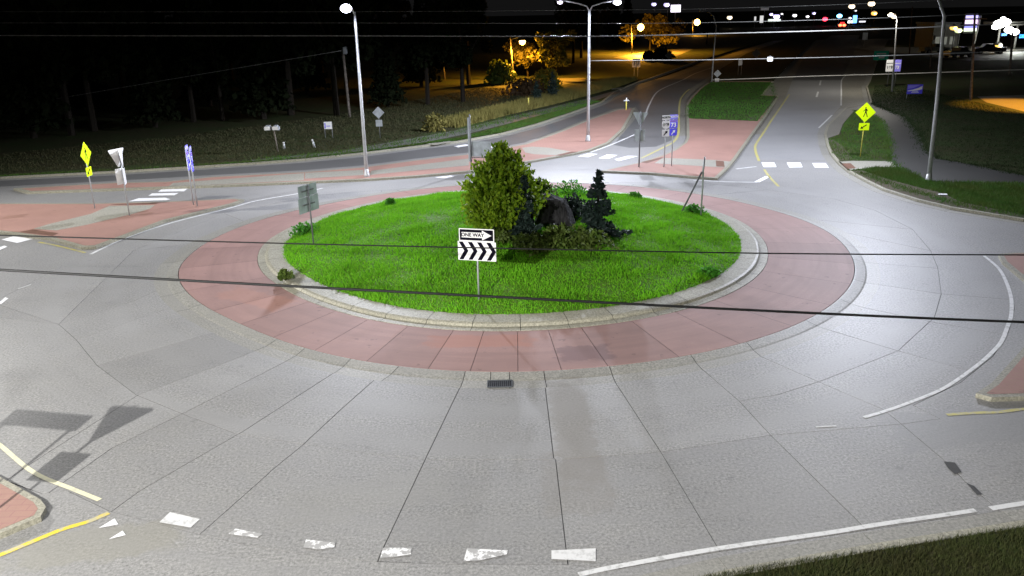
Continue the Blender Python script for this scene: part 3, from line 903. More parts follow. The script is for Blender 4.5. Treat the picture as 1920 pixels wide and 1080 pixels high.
# sign seen from behind over the top of the bush
x, y = G(884, 322)
s3 = thing('bush_sign', 'dark post and grey sign back rising behind the round bush', 'road sign', (x, y, .0), R(180 - 8))
post(s3, 0, 3.4, M_DPOLE, .045)
plate('side_panel', rect(1.2, .9), -0.62, 1.35, -0.06, M_SIGNBACK, s3)
box('brace', (1.1, .03, .05), (-0.55, -0.03, .85), M_DPOLE, s3)
plate('edge_plate', rect(.12, 2.6), 0.1, 1.9, -0.06, M_SIGNBACK, s3)

# broken sign post with a leaning brace on the right of the island
x, y, z = on_mound(1314, 405)
bp = thing('bent_sign_post', 'bare metal post with a tilted brace at the right edge of the grass island', 'sign post', (x, y, z))
tube('post', [(0, 0, -.1), (.01, 0, 1.3), (-.01, .0, 2.0), (.03, 0, 2.6)], [.035, .035, .045, .035], M_GALV, bp)
x2, y2, z2 = on_mound(1276, 398)
tube('brace', [(x2 - x, y2 - y, z2 - z - .1), (-0.06, 0.0, 1.95)], .04, M_DPOLE, bp)

def yield_pts(s):
    h = s * 0.866
    return [(-s / 2, h / 2), (-s / 2 + .05, h / 2 + .03), (s / 2 - .05, h / 2 + .03), (s / 2, h / 2), (.035, -h / 2), (-.035, -h / 2)]

# big yield sign seen from behind on the north island
x, y = G(1198, 313, KT)
yb = thing('yield_sign_from_behind', 'grey back of a yield sign and its plaque on the north island', 'road sign', (x, y, KT), R(180 - 14))
post(yb, 0, 3.25, M_DPOLE, .04)
plate('yield_panel', yield_pts(.88), 0, 2.8, -0.05, M_SIGNBACK, yb)
plate('plaque', rect(.62, .72), 0.02, 1.85, -0.05, M_SIGNBACK, yb)

def route_assembly(name, label, px, py, z, banner, shield, scheme, extra=0.0, w=.50, top=3.05, group=None, parent_rz=None, hgt=0):
    x, y = G(px, py, z)
    t = thing(name, label, 'route sign', (x, y, z), (0 if parent_rz is None else parent_rz) + extra, group)
    blue = scheme == 'blue'
    fld, ink = (M_BLUE, M_WSIGN) if blue else (M_WSIGN, M_BLACK)
    post(t, 0, top - .1, M_GALV, .035)
    zb = top - .14
    plate('banner', rect(w, .26, .03), 0, zb, -0.05, M_LBLUE if blue else M_WSIGN, t)
    letter(banner, .155, 0, zb, -0.058, ink, t)
    zs = zb - .13 - .04 - w / 2
    if blue:
        plate('shield', rect(w, w, .05), 0, zs, -0.05, M_LBLUE, t)
        plate('shield_field', rect(w * .88, w * .62, .02), 0, zs - .06, -0.056, M_BLUE, t, .003)
        letter('MINNESOTA', .075, 0, zs + .17, -0.058, plain('maroon_print', (.3, .05, .12)), t)
        letter(shield, .33, 0, zs - .06, -0.062, M_WSIGN, t)
    else:
        sh = [(-.21, .25), (-.12, .22), (0, .25), (.12, .22), (.21, .25), (.25, .12), (.23, -.1), (.14, -.2), (0, -.25), (-.14, -.2), (-.23, -.1), (-.25, .12)]
        k = w / .5
        plate('shield', [(a * k, b * k) for a, b in sh], 0, zs, -0.05, M_WSIGN, t)
        letter(shield, .24, 0, zs, -0.058, M_BLACK, t)
    za = zs - w / 2 - .03 - .2
    plate('arrow_plate', rect(w * .88, .40, .03), 0, za, -0.05, fld, t)
    arr = [(-.13, -.13), (-.09, -.15), (.04, 0), (.08, -.04), (.12, .13), (-.05, .1), (-.01, .06)]
    plate('arrow', arr, 0, za, -0.056, ink, t, .003)
    return t
RG = 'route signs on the north island'
route_assembly('route_sign', 'white north 169 shield sign with arrow on the north island', 1245, 313, KT, 'NORTH', '169', 'white', R(8), group=RG)
route_assembly('route_sign', 'blue north 73 route sign with arrow on the north island', 1259, 311, KT, 'NORTH', '73', 'blue', R(8), group=RG)

def ped_sign(px, py, z, label, rz, post_mat=M_GALV, k=1.0):
    x, y = G(px, py, z)
    t = thing('pedestrian_sign', label, 'road sign', (x, y, z), rz, 'yellow green pedestrian crossing signs')
    post(t, 0, 3.2 * k, post_mat, .03)
    d = .60 * k
    zc = 2.72 * k
    plate('diamond', [(0, -d), (d, 0), (0, d), (-d, 0)], 0, zc, -0.045, M_YG, t)
    g = d * .55
    # walking figure, built as separate strokes in one emblem
    bm = bmesh.new()
    def stroke(a, b, w0, w1):
        a, b = Vector(a) * g, Vector(b) * g
        n = Vector((-(b - a).y, (b - a).x)).normalized()
        pts = [a + n * w0 * g / 2, a - n * w0 * g / 2, b - n * w1 * g / 2, b + n * w1 * g / 2]
        bm.faces.new([bm.verts.new((p.x, -0.0475, zc + p.y)) for p in pts])
    bmesh.ops.create_circle(bm, cap_ends=True, segments=10, radius=.13 * g, matrix=Matrix.Translation((-.05 * g, -0.0475, zc + .82 * g)) @ Matrix.Rotation(R(90), 4, 'X'))
    stroke((.02, .66), (.02, .02), .36, .24)
    stroke((-.02, .08), (-.32, -.82), .17, .12); stroke((.06, .08), (.22, -.36), .18, .14); stroke((.22, -.36), (.38, -.84), .14, .12)
    stroke((-.1, .58), (-.36, .22), .11, .09); stroke((-.36, .22), (-.52, .26), .08, .08); stroke((.14, .58), (.34, .22), .11, .09)
    from_bm('walking_figure', bm, M_BLACK, t)
    zp = zc - d - .26 * k
    plate('arrow_plaque', rect(.62 * k, .44 * k, .03), 0, zp, -0.045, M_YG, t)
    plate('arrow', [(-.2, -.12), (-.04, -.12), (-.08, -.07), (.16, .09), (.12, .13), (-.12, -.03), (-.16, .02)], 0, zp, -0.05, M_BLACK, t, .003)
    return t
ped_sign(1613, 294, KT, 'yellow pedestrian crossing sign on the grass beside the right exit', R(-6), M_YPOST)
ped_sign(178, 391, KT, 'yellow pedestrian sign seen at an angle on the left red island', R(93), M_GALV)

# yield signs seen nearly edge on, left island
x, y = G(243, 404, KT)
t = thing('yield_sign', 'pair of white yield signs seen edge on beside the left walkway', 'road sign', (x, y, KT))
for k, (dx, ry) in enumerate(((-.10, 66), (.10, -66))):
    plate('yield_panel', yield_pts(.95), 0, 0, 0, M_WSIGN, t)
    o = t.children[-1] if t.children else None
pan = [c for c in COL.objects if c.parent == t]
for o, dx, ry in zip(pan, (-.1, .1), (70, -76)):
    o.location = (dx, -0.05, 2.75); o.rotation_euler = (0, 0, R(ry))
for dx, ry in ((-.1, 70), (.1, -76)):
    o = plate('plaque', rect(.5, .75), 0, 0, 0, M_WSIGN, t); o.location = (dx, -0.05, 1.9); o.rotation_euler = (0, 0, R(ry))
post(t, 0, 3.0, M_GALV, .03)

# blue route signs seen edge on, tip of the left island
x, y = G(368, 386, KT)
for i, (ppx, ppy) in enumerate(((363, 384), (370, 387))):
    route_assembly('route_sign', ['blue route sign seen edge on near the left island tip', 'second blue route sign edge on, nearest the left island tip'][i], ppx, ppy, KT, ('NORTH', 'SOUTH')[i], ('169', '73')[i], 'blue', parent_rz=R((97, 100)[i]), top=3.0, group='blue route signs on the left island')

# blue sponsor board, far route pair, green board
def board(name, label, cat, px, py, w, h, mat, posts, px2, Y, group=None, rz=0.0, post_mat=M_DPOLE):
    c = on_ray(px, py, Y)
    t = thing(name, label, cat, (c.x, c.y, 0.0), rz, group)
    plate('panel', rect(w, h, .02), 0, c.z, -0.05, mat, t)
    for dx in posts: post(t, dx, c.z + h / 2, post_mat, .03)
    t['zc'] = c.z
    return t
Y1 = G(1715, 188)[1]
t = board('sponsor_board', 'blue and white board with a curved stripe in the right hand grass', 'sign board', 1715, 167, 1.55, .92, M_BLUE, (-.7,), 0, Y1, post_mat=M_GALV)
zc = t['zc']
plate('white_field', [(-.7, -.12), (-.2, -.05), (.3, .1), (.72, .3), (.72, -.02), (.3, -.12), (-.1, -.16), (-.7, -.2)], 0, zc, -0.056, M_WSIGN, t, .003)
plate('sky_field', [(-.72, .38), (.5, .4), (.1, .22), (-.3, .1), (-.72, 0.02)], 0, zc, -0.056, M_LBLUE, t, .003)
for zz, ww in ((-.22, .6), (-.33, .75)): plate('text_bar', rect(ww, .05), .05, zc + zz, -0.058, M_WSIGN, t, .003)
del t['zc']
Yr = G(1668, 165)[1]
for i, (px_, mat, lab) in enumerate(((1668, M_WSIGN, 'small white route shield sign beside the far lamp pole'), (1682, M_LBLUE, 'small blue route sign beside the far lamp pole'))):
    t = board('route_sign', lab, 'route sign', px_, 123, .85, 1.3, mat, (0,), 0, Yr, 'far route signs by the lamp pole')
    zc = t['zc']
    plate('banner_gap', rect(.8, .07), 0, zc + .25, -0.056, M_BLACK if i == 0 else M_WSIGN, t, .003)
    letter(('169', '73')[i], .45, 0, zc - .2, -0.058, (M_BLACK, M_WSIGN)[i], t)
    del t['zc']
Yg = G(1652, 130)[1]
t = board('guide_sign', 'small green guide sign far up the right hand road', 'guide sign', 1652, 104, 2.2, 1.3, M_GREENSIGN, (-.7, .7), 0, Yg)
zc = t['zc']; del t['zc']
plate('text_bar', rect(1.4, .16), 0, zc + .25, -0.056, M_WSIGN, t, .003); plate('text_bar', rect(.8, .22), 0.1, zc - .3, -0.056, M_WSIGN, t, .003)

# white paired board seen from behind by the far lane
Y2 = G(1193, 146)[1]
for i, (px_) in enumerate((1189.5, 1196.5)):
    t = board('white_sign', ['left one of two white signs side by side by the far lane', 'right one of two white signs side by side by the far lane'][i], 'road sign', px_, 118, .62, 1.15, M_WSIGN, (0,), 0, Y2, 'paired white signs by the far lane', post_mat=M_GALV)
    plate('print_stroke', [(-.12, -.35), (.02, -.35), (.14, .35), (0, .35)], 0, t['zc'], -0.056, M_DPOLE, t, .003); del t['zc']
# diamond and plate, small far signs
def diamond(px, py, base, size, label, mat, plate_m=None):
    Y = G(px, base)[1]
    c = on_ray(px, py, Y)
    t = thing('diamond_sign', label, 'road sign', (c.x, Y, 0))
    d = size
    plate('diamond', [(0, -d), (d, 0), (0, d), (-d, 0)], 0, c.z, -0.05, mat, t)
    post(t, 0, c.z, M_DPOLE, .03)
    if plate_m: plate('plaque', rect(d * 1.1, d * 1.1), 0, c.z - d * 1.75, -0.05, plate_m, t)
    return t
M_GREYS = plain('grey_sign_back', (.22, .25, .26), .5, .4, .2)
diamond(1345, 138, 155, .5, 'small grey diamond sign with a white plaque behind the grass median', M_SIGNBACK, M_WSIGN)
diamond(1254, 104, 113, .75, 'small grey diamond sign against the orange lit ground', M_GREYS)
diamond(1418, 100, 118, .8, 'dim diamond warning sign up the dark middle of the road', M_GREYS)
diamond(709.5, 211, 262, .45, 'grey diamond sign back with plaque on the dark left verge', M_SIGNBACK, M_SIGNBACK)
Y = G(1388, 142)[1]
t = board('two_post_sign', 'small pale sign on two thin posts behind the grass median', 'road sign', 1388, 117, .55, .75, M_WSIGN, (-.22, .22), 0, Y); del t['zc']
Y = G(1623, 90)[1]
t = board('small_white_sign', 'tiny white sign plate far along the dark right verge', 'road sign', 1622, 68, 1.2, 1.6, M_SIGNBACK, (0,), 0, Y); del t['zc']

# delineators
def marker(px, base, h, label, top=False):
    x, y = G(px, base, KT)
    t = thing('marker_post', label, 'marker post', (x, y, KT))
    tube('post', [(0, 0, 0), (0, 0, h)], .06, M_YPOST, t)
    if top:
        box('reflector', (.5, .03, .12), (0, -.03, h + .02), M_SIGNBACK, t); box('cap', (.14, .12, .3), (0, 0, h + .1), M_WSIGN, t, .02)
    else: box('cap', (.16, .14, .08), (0, 0, h), M_YPOST, t, .02)
marker(1174, 206, .85, 'yellow marker post with a white top at the tip of the red island', True)
marker(991, 203, .95, 'plain yellow marker post in the dry grass left of the road')

# left side: house sign, mailbox, small markers
Y = G(615, 262)[1]
t = board('yard_sign', 'white yard sign with a blue corner on two legs in the dark left grass', 'yard sign', 615, 235, .6, .55, M_WSIGN, (-.28, .28), 0, Y)
plate('blue_bar', rect(.07, .4), -.21, t['zc'] - .02, -0.056, M_BLUE, t, .003); plate('text_bar', rect(.3, .05), .03, t['zc'] - .05, -0.056, M_BLUE, t, .003); del t['zc']
x, y = G(521, 284, KT)
t = thing('mailbox', 'grey mailboxes on a leaning post in the dark left verge', 'mailbox', (x, y, KT))
tube('post', [(0, 0, 0), (-.12, 0, 1.5)], .05, M_WOODP, t)
for dx in (-.5, .05):
    bm = bmesh.new(); bm_box(bm, (.42, .5, .3), (dx, 0, 1.65))
    bmesh.ops.bevel(bm, geom=[e for e in bm.edges if abs(e.verts[0].co.z - 1.8) < .01 and abs(e.verts[1].co.z - 1.8) < .01 and abs(e.verts[0].co.x - e.verts[1].co.x) < .01], offset=.1, segments=3, affect='EDGES')
    from_bm('box', bm, M_SIGNBACK, t)
for dx in (-.5, .05): box('door', (.36, .01, .22), (dx, -.256, 1.63), M_WSIGN, t)
for px_, base, h, lab in ((533, 279, .45, 'short pale stub post in the left grass beside the mailboxes'), (590, 277, .55, 'pale tilted stub post in the left grass below the yard sign')):
    x, y = G(px_, base, KT)
    t = thing('stub_post', lab, 'marker post', (x, y, KT))
    tube('post', [(0, 0, 0), (-.12 if px_ > 560 else 0, 0, h)], [.1, .06], M_GALV, t); box('cap', (.14, .14, .06), (-.12 if px_ > 560 else 0, 0, h), M_WSIGN, t, .02)
# litter
x, y = G(1766, 366, KT)
t = sheet('litter', [(x - .25, y - .1), (x + .2, y - .15), (x + .3, y + .12), (x - .1, y + .15)], KT + .05, M_WSIGN); tag(t, 'scrap of pale litter on the bare verge below the right lamp pole', 'litter')

# ------------------------------------------------------------------ street lamps
def lamp_head(parent, p, dirv, lens_r=.2, lens=None, power=None, col=COOL, fwd=None, size=.25):
    d = Vector((dirv[0], dirv[1], 0)).normalized()
    ang = math.atan2(d.y, d.x)
    bm = bmesh.new()
    bm_box(bm, (.75, .3, .12), (0, 0, 0))
    for v in bm.verts:
        if v.co.x < 0: v.co.y *= .55; v.co.z *= .7
    bmesh.ops.bevel(bm, geom=bm.edges[:], offset=.025, segments=2, affect='EDGES')
    h = from_bm('lamp_head', bm, M_POLE, parent)
    h.location = Vector(p) + d * .33; h.rotation_euler = (0, 0, ang)
    bm = bmesh.new()
    bmesh.ops.create_uvsphere(bm, u_segments=16, v_segments=8, radius=lens_r, matrix=Matrix.Diagonal((1.1, 1, .75, 1)))
    l = from_bm('lens', bm, lens or E_COOL, h, True)
    l.location = (.12, 0, -.09)
    if power: lamp_light(parent, (h.location + d * .12 + Vector((0, 0, -.34)))[:], power, col, size, fwd=fwd)
    return h

def flange(parent, r=.2):
    bm = bmesh.new()
    bm_tube(bm, [(0, 0, -.02), (0, 0, .10), (0, 0, .55)], [r * 1.1, r * 1.0, .10], 12)
    from_bm('base', bm, M_POLE, parent, True)

# left lamp: straight pole, lamp towards the camera
x, y = G(688, 331, KT)
lampL = thing('street_lamp', 'tall pale street lamp on the bypass island, its white light glaring at the camera', 'street lamp', (x, y, KT))
top = on_ray(658, 22, y)
tube('pole', [(0, 0, 0), (0, 0, 3), (0.0, 0, top.z - KT)], [.115, .095, .065], M_POLE, lampL, 12); flange(lampL, .16)
tube('arm', [(0, 0, top.z - KT - .2), (-.05, -.5, top.z - KT + .15), (-.1, -1.2, top.z - KT + .25)], .04, M_POLE, lampL)
lamp_head(lampL, (-.1, -1.2, top.z - KT + .25), (-.1, -1), .29, None, P_NORTH, fwd=(.15, -1))
# twin lamp in the middle
x, y = G(1102.5, 265, KT)
lampT = thing('street_lamp', 'twin arm street lamp on the red island in the middle distance', 'street lamp', (x, y, KT))
hz = on_ray(1102.5, 18, y).z - KT
tube('pole', [(0, 0, 0), (0, 0, 4), (0, 0, hz)], [.12, .10, .075], M_POLE, lampT, 12); flange(lampT, .2)
for px_, lens, pw in ((1047, emit('dim_lamp_lens', (.85, .75, 1.0), 5), P_NORTH * 1.25), (1160, E_COOL, P_NORTH * 1.05)):
    e = on_ray(px_, 2, y) - Vector((x, y, KT))
    s = -1 if e.x < 0 else 1
    tube('arm', [(0, 0, hz - .15), (s * .18, 0, hz + .22), (s * .8, 0, hz + .42), (e.x - s * .5, -.05, e.z)], .045, M_POLE, lampT)
    lamp_head(lampT, (e.x - s * .55, -.05, e.z + .02), (s, -.1), .24 if s > 0 else .17, lens, pw, fwd=(-1, -.35) if s < 0 else (1, .1))
# right lamp, bowed top
x, y = G(1741, 339, KT)
lampR = thing('street_lamp', 'tall bowed street lamp on the right grass verge, its head out of the frame', 'street lamp', (x, y, KT))
p1 = on_ray(1771, 30, y) - Vector((x, y, KT)); p2 = on_ray(1758, -6, y) - Vector((x, y, KT)); p3 = on_ray(1728, -42, y + 2) - Vector((x, y, KT)); p4 = on_ray(1690, -56, y + 4.5) - Vector((x, y, KT))
pm = on_ray(1757, 185, y) - Vector((x, y, KT))
tube('pole', [(0, 0, 0), (pm.x * .9, 0, pm.z), p1, p2, p3, p4], [.115, .095, .075, .068, .055, .05], M_POLE, lampR, 12); flange(lampR, .17)
lamp_head(lampR, p4, (-.5, .85), .25, None, P_RIGHT, fwd=(-1, .15))
# lamp at the near left corner (outside the picture; its light throws the sign shadows on the road)
def corner_lamp(x, y, arm, label, power, col=WHITE, h=9.3, fwd=None, size=.25):
    t = thing('street_lamp', label, 'street lamp', (x, y, KT))
    tube('pole', [(0, 0, 0), (0, 0, 4), (0, 0, h)], [.12, .10, .07], M_POLE, t, 12); flange(t, .2)
    a = Vector((*arm, 0))
    tube('arm', [(0, 0, h - .2), a * .3 + Vector((0, 0, h + .15)), a + Vector((0, 0, h + .2))], .045, M_POLE, t)
    lamp_head(t, a + Vector((0, 0, h + .2)), arm, .22, None, power, col, fwd=fwd or arm, size=size)
    return t
corner_lamp(-12.6, 0.2, (.7, 1.2), 'street lamp at the near left corner, just outside the view', P_SW, size=.07)
corner_lamp(-5.0, -4.5, (.2, 1.8), 'added fill lamp on a pole behind the camera', P_FILL, fwd=(0, 1))  # unseen fill lamp, put in to lift the foreground shadows
corner_lamp(-33, 35, (1.4, 0), 'street lamp on the left road, just outside the left edge of the view', P_WEST, fwd=(1, -.7))

# far lamps with thin bowed poles
def far_lamp(pts, base, label, lens=None, lens_px=None, r=.09, power=0, col=COOL, fwd=None):
    x, y = G(*base)
    t = thing('street_lamp', label, 'street lamp', (x, y, 0))
    P = [(0, 0, -.05)] + [tuple(on_ray(px, py, y) - Vector((x, y, 0))) for px, py in pts]
    tube('pole', P, [r * 1.3] + [r * (1 - .5 * i / len(pts)) for i in range(len(pts))], M_POLE, t)
    e = Vector(P[-1]); d = e - Vector(P[-2])
    lamp_head(t, e, (d.x if abs(d.x) > .1 else -1, 0), .25, lens or M_SIGNBACK, power or None, col, fwd)
    return t
far_lamp([(1338, 100), (1343, 50), (1338, 30), (1322, 18)], (1334, 156), 'thin bowed street lamp at the far end of the grass median')
far_lamp([(1678, 100), (1682, 38), (1681, 30), (1678, 26)], (1672, 174), 'thin street lamp with a lit head on the far right verge', emit('warm_lamp_lens', (1, .85, .6), 12), power=1700, col=(1, .95, .85), fwd=(-.6, .8))

# ------------------------------------------------------------------ sodium yard lamps on wooden poles
def sodium(base, top, head, label, power, lens_r, arm=True):
    x, y = G(*base)
    t = thing('yard_light', label, 'yard light', (x, y, 0))
    T = on_ray(*top, y) - Vector((x, y, 0)); Hd = on_ray(*head, y) - Vector((x, y, 0))
    tube('pole', [(0, 0, -.1), tuple(T * .6), tuple(T)], [.16, .14, .11], M_WOODP, t)
    Hd = Hd + Vector((0, -1.0, 0))
    tube('arm', [(T.x * .9, 0, Hd.z + .15), (Hd.x * .6, -.6, Hd.z + .45), (Hd.x, Hd.y, Hd.z + .3)], .04, M_DPOLE, t)
    bm = bmesh.new(); bm_tube(bm, [(0, 0, .05), (0, 0, .2), (0, 0, .4)], [lens_r * 1.05, lens_r * .8, .08], 12)
    c = from_bm('lamp_cap', bm, M_DPOLE, t, True); c.location = Hd
    bm = bmesh.new(); bmesh.ops.create_uvsphere(bm, u_segments=16, v_segments=10, radius=lens_r)
    l = from_bm('lens', bm, E_SOD, t, True); l.location = Hd - Vector((0, 0, .12))
    lamp_light(t, (Hd.x, Hd.y, Hd.z - .2 - lens_r), power, SODIUM, .3, up=.25, cut=.3, kmax=3)
    return t
sodium((963, 152), (956, 70), (979, 76), 'orange yard light on a leaning wooden pole left of the twin lamp', 9000, .42)
sodium((1185, 101), (1183, 44), (1200, 50), 'orange yard light over the lit driveway up the hill', 24000, .72)
sodium((1299, 66), (1298, 37), (1306, 41), 'farthest of the three orange yard lights on wooden poles', 3000, 1.1)
# orange lamp off to the right whose pool lights the drive
x, y = G(1975, 200)
t = corner_lamp(x, y, (-1.5, 0), 'orange street lamp beyond the right edge of the view', 0, SODIUM, 7.0)
lamp_light(t, (-2, 0, 6.6), 7000, SODIUM, .12, up=.001, lo=.66, cut=.80, kmax=1.6)

# utility poles and thin trunks
def utility(base, top, label, cross=None, r=.14, stay=None, name='utility_pole'):
    x, y = G(*base)
    t = thing(name, label, 'utility pole', (x, y, 0), 0, None)
    T = on_ray(*top, y) - Vector((x, y, 0))
    tube('pole', [(0, 0, -.1), tuple(T * .5), tuple(T)], [r, r * .9, r * .75], M_WOODP, t)
    if cross: box('crossarm', (2.2, .1, .12), (T.x, -.15, T.z - .5), M_WOODP, t)
    else: box('transformer', (.4, .4, .7), (T.x + .25, -.1, T.z - 1.2), M_SIGNBACK, t, .08)
    return t
utility((656, 222), (640, 68), 'dim utility pole among the dark trees left of the glaring lamp')
utility((834, 150), (826, 60), 'dim utility pole in the dark woods above the bypass lane', True, .12)
utility((1705, 102), (1711, 12), 'slim dark pole on the far right verge beyond the lamp', True, .13)
utility((1820, 190), (1828, 25), 'utility pole in front of the store sign on the right', True, .13)
utility((1893, 142), (1899, 60), 'dark pole in front of the bright store lights at far right', True, .16)
utility((1744, 130), (1749, 55), 'short dark pole behind the bowed lamp on the right', None, .12)

# ------------------------------------------------------------------ overhead wires
def wire(pts, Y, r, mat, label, n=5):
    P = [on_ray(px, py, Y) for px, py in pts]
    P2 = smooth_line([(p.x, p.z) for p in P], n)
    o = tube('overhead_wire', [(a, Y, b) for a, b in P2], r, mat, None, 6)
    tag(o, label, 'wire', 'overhead wires')
    return o
wire([(-2000, 381), (-1000, 411), (-300, 432), (0, 441), (480, 455), (960, 466), (1440, 475), (1920, 478), (2400, 479), (3500, 479)], 14, .0125, M_WIRE, 'thin black wire crossing the middle of the grass island')
wire([(-2600, 350), (-1200, 434), (-400, 482), (0, 506), (480, 533), (960, 558), (1440, 583), (1920, 604), (2400, 619), (3000, 638), (4200, 674)], 8, .0135, M_WIRE, 'thicker black wire crossing the front of the grass island')
wire([(-200, 66), (300, 67), (640, 67), (1100, 68), (1340, 63), (1660, 54), (2000, 40)], 56, .036, M_PALEWIRE, 'thickest pale wire crossing the twin lamp pole')
wire([(-200, 43), (640, 43), (1100, 44), (1340, 42), (1640, 34), (2000, 20)], 56.5, .014, M_PALEWIRE, 'pale wire just above the thickest one across the town lights')
wire([(-200, 22), (640, 22), (1100, 19), (1340, 16), (1640, 6), (2000, -10)], 57, .010, M_PALEWIRE, 'topmost pale wire near the upper edge')
wire([(1103, 114), (1220, 113), (1340, 112), (1640, 105), (2000, 92)], 60.2, .03, M_PALEWIRE, 'pale wire carrying the small white box over the road')
wire([(1335, 150), (1420, 147), (1500, 143.5), (1620, 140), (1725, 137), (2050, 126)], G(1334, 156)[1], .06, plain('bright_cable', (.7, .7, .66)), 'lowest pale wire across the end of the right hand road')
wire([(-200, 235), (0, 203), (96, 187), (300, 152), (640, 95)], 70, .02, M_PALEWIRE, 'dim slanting wire at the far left')
p = on_ray(1444, 111, 60.1)
t = thing('wire_box', 'small white box hanging on the pale wire over the right road', 'wire marker', p)
box('case', (.34, .2, .3), (0, 0, 0), M_WSIGN, t, .03); box('clip', (.06, .22, .1), (0, 0, .18), M_DPOLE, t)

# ------------------------------------------------------------------ vegetation
def leaf_quads(cent, size, rng, up=0.0, aspect=1.6, outdir=None):
    """one bent-free leaf quad per centre, random orientation"""
    n = len(cent)
    a = rng.normal(size=(n, 3)); a[:, 2] += up
    if outdir is not None: a += outdir
    a /= np.linalg.norm(a, axis=1, keepdims=True) + 1e-9
    b = np.cross(a, rng.normal(size=(n, 3))); b /= np.linalg.norm(b, axis=1, keepdims=True) + 1e-9
    s = size * rng.uniform(.6, 1.3, (n, 1))
    a = a * s * aspect / 2; b = b * s / 2
    return np.stack([cent - a, cent + b * .9 - a * .1, cent + a, cent - b * .9 - a * .1], 1).reshape(-1, 3)

def leaf_mat(name, c0, c1, c2, trans=.3):
    m, nt, b = new_mat(name, *((0.95, 0.02) if 'dark' in name else (0.55, 0.25)))
    pos = position(nt)
    a = noise(nt, pos, 1.5, 2, .5, .3, .7)
    w = N(nt, 'ShaderNodeTexWhiteNoise', noise_dimensions='3D')
    q = N(nt, 'ShaderNodeVectorMath', operation='SNAP'); q.inputs[1].default_value = (.12, .12, .12)
    nt.links.new(pos, q.inputs[0]); nt.links.new(q.outputs[0], w.inputs[0])
    col = mixc(nt, c0, c1, w.outputs[0])
    col = mixc(nt, col, c2, mth(nt, 'MULTIPLY', a, .6))
    nt.links.new(col, b.inputs['Base Color'])
    t = N(nt, 'ShaderNodeBsdfTranslucent'); nt.links.new(col, t.inputs[0])
    mx = N(nt, 'ShaderNodeMixShader'); mx.inputs[0].default_value = trans
    nt.links.new(b.outputs[0], mx.inputs[1]); nt.links.new(t.outputs[0], mx.inputs[2])
    nt.links.new(mx.outputs[0], nt.nodes['Material Output'].inputs[0])
    return m
M_BUSH = leaf_mat('bush_leaves', (.06, .15, .01), (.34, .46, .025), (.17, .29, .014), .42)
M_SPRUCE = leaf_mat('spruce_needles', (.012, .026, .02), (.035, .055, .045), (.02, .035, .03), .08)
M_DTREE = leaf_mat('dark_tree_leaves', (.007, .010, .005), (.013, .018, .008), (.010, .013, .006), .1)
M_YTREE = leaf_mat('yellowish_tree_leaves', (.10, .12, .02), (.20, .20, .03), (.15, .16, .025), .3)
M_SHRUB = leaf_mat('low_shrub_leaves', (.06, .11, .018), (.12, .19, .03), (.10, .11, .03), .25)
M_WEED = leaf_mat('weed_leaves', (.05, .20, .02), (.08, .32, .03), (.09, .26, .03), .35)
M_BARK = plain('bark', (.018, .015, .011), .9, .2, 0, .3, 8)

# big rounded bush with upright twigs
x, y, z = on_mound(945, 436)
bush = thing('bush', 'big rounded bush with yellow green upright leaves on the grass island', 'bush', (x, y, z))
rng = np.random.default_rng(3)
H = 3.2; RX = 1.6
cl, od = [], []
bmT = bmesh.new()
for i in range(460):
    # shoots radiate from the base; the outline is a broad egg with a pointed top
    u = rng.uniform(0, 1); th = rng.uniform(0, 2 * math.pi)
    hh = H * (0.10 + .90 * u)
    prof = RX * (math.sin(math.pi * min(max((hh / H) ** .86, 0), 1)) ** .78) * 1.04 + .05
    rr = prof * math.sqrt(rng.uniform(.25, 1)) * rng.uniform(.78, 1.14)
    tip = np.array([rr * math.cos(th), rr * math.sin(th), hh + rng.uniform(-.1, .2)])
    base = np.array([tip[0] * .45, tip[1] * .45, max(0.1, hh - rng.uniform(.7, 1.1))])
    if i % 3 == 0: bm_tube(bmT, [base, (base + tip) / 2 + np.array([tip[0] * .05, tip[1] * .05, 0]), tip], [.018, .012, .006], 4, False)
    k = 34
    t_ = rng.uniform(.1, 1.05, k)[:, None]
    pts = base + (tip - base) * t_ + rng.normal(scale=.07, size=(k, 3))
    cl.append(pts); od.append(np.repeat(((tip - base) / np.linalg.norm(tip - base))[None], k, 0) * 1.2)
for i in range(7):
    a = rng.uniform(0, 6.28); bm_tube(bmT, [(0.12 * math.cos(a), .12 * math.sin(a), -.2), (.4 * math.cos(a), .4 * math.sin(a), 1.2), (.8 * math.cos(a), .8 * math.sin(a), 2.4)], [.07, .05, .02], 5, False)
from_bm('branch', bmT, M_BARK, bush)
cl = np.concatenate(cl); od = np.concatenate(od)
tris_mesh('foliage', leaf_quads(cl, .115, rng, .4, 1.8, od), 4, M_BUSH, bush)

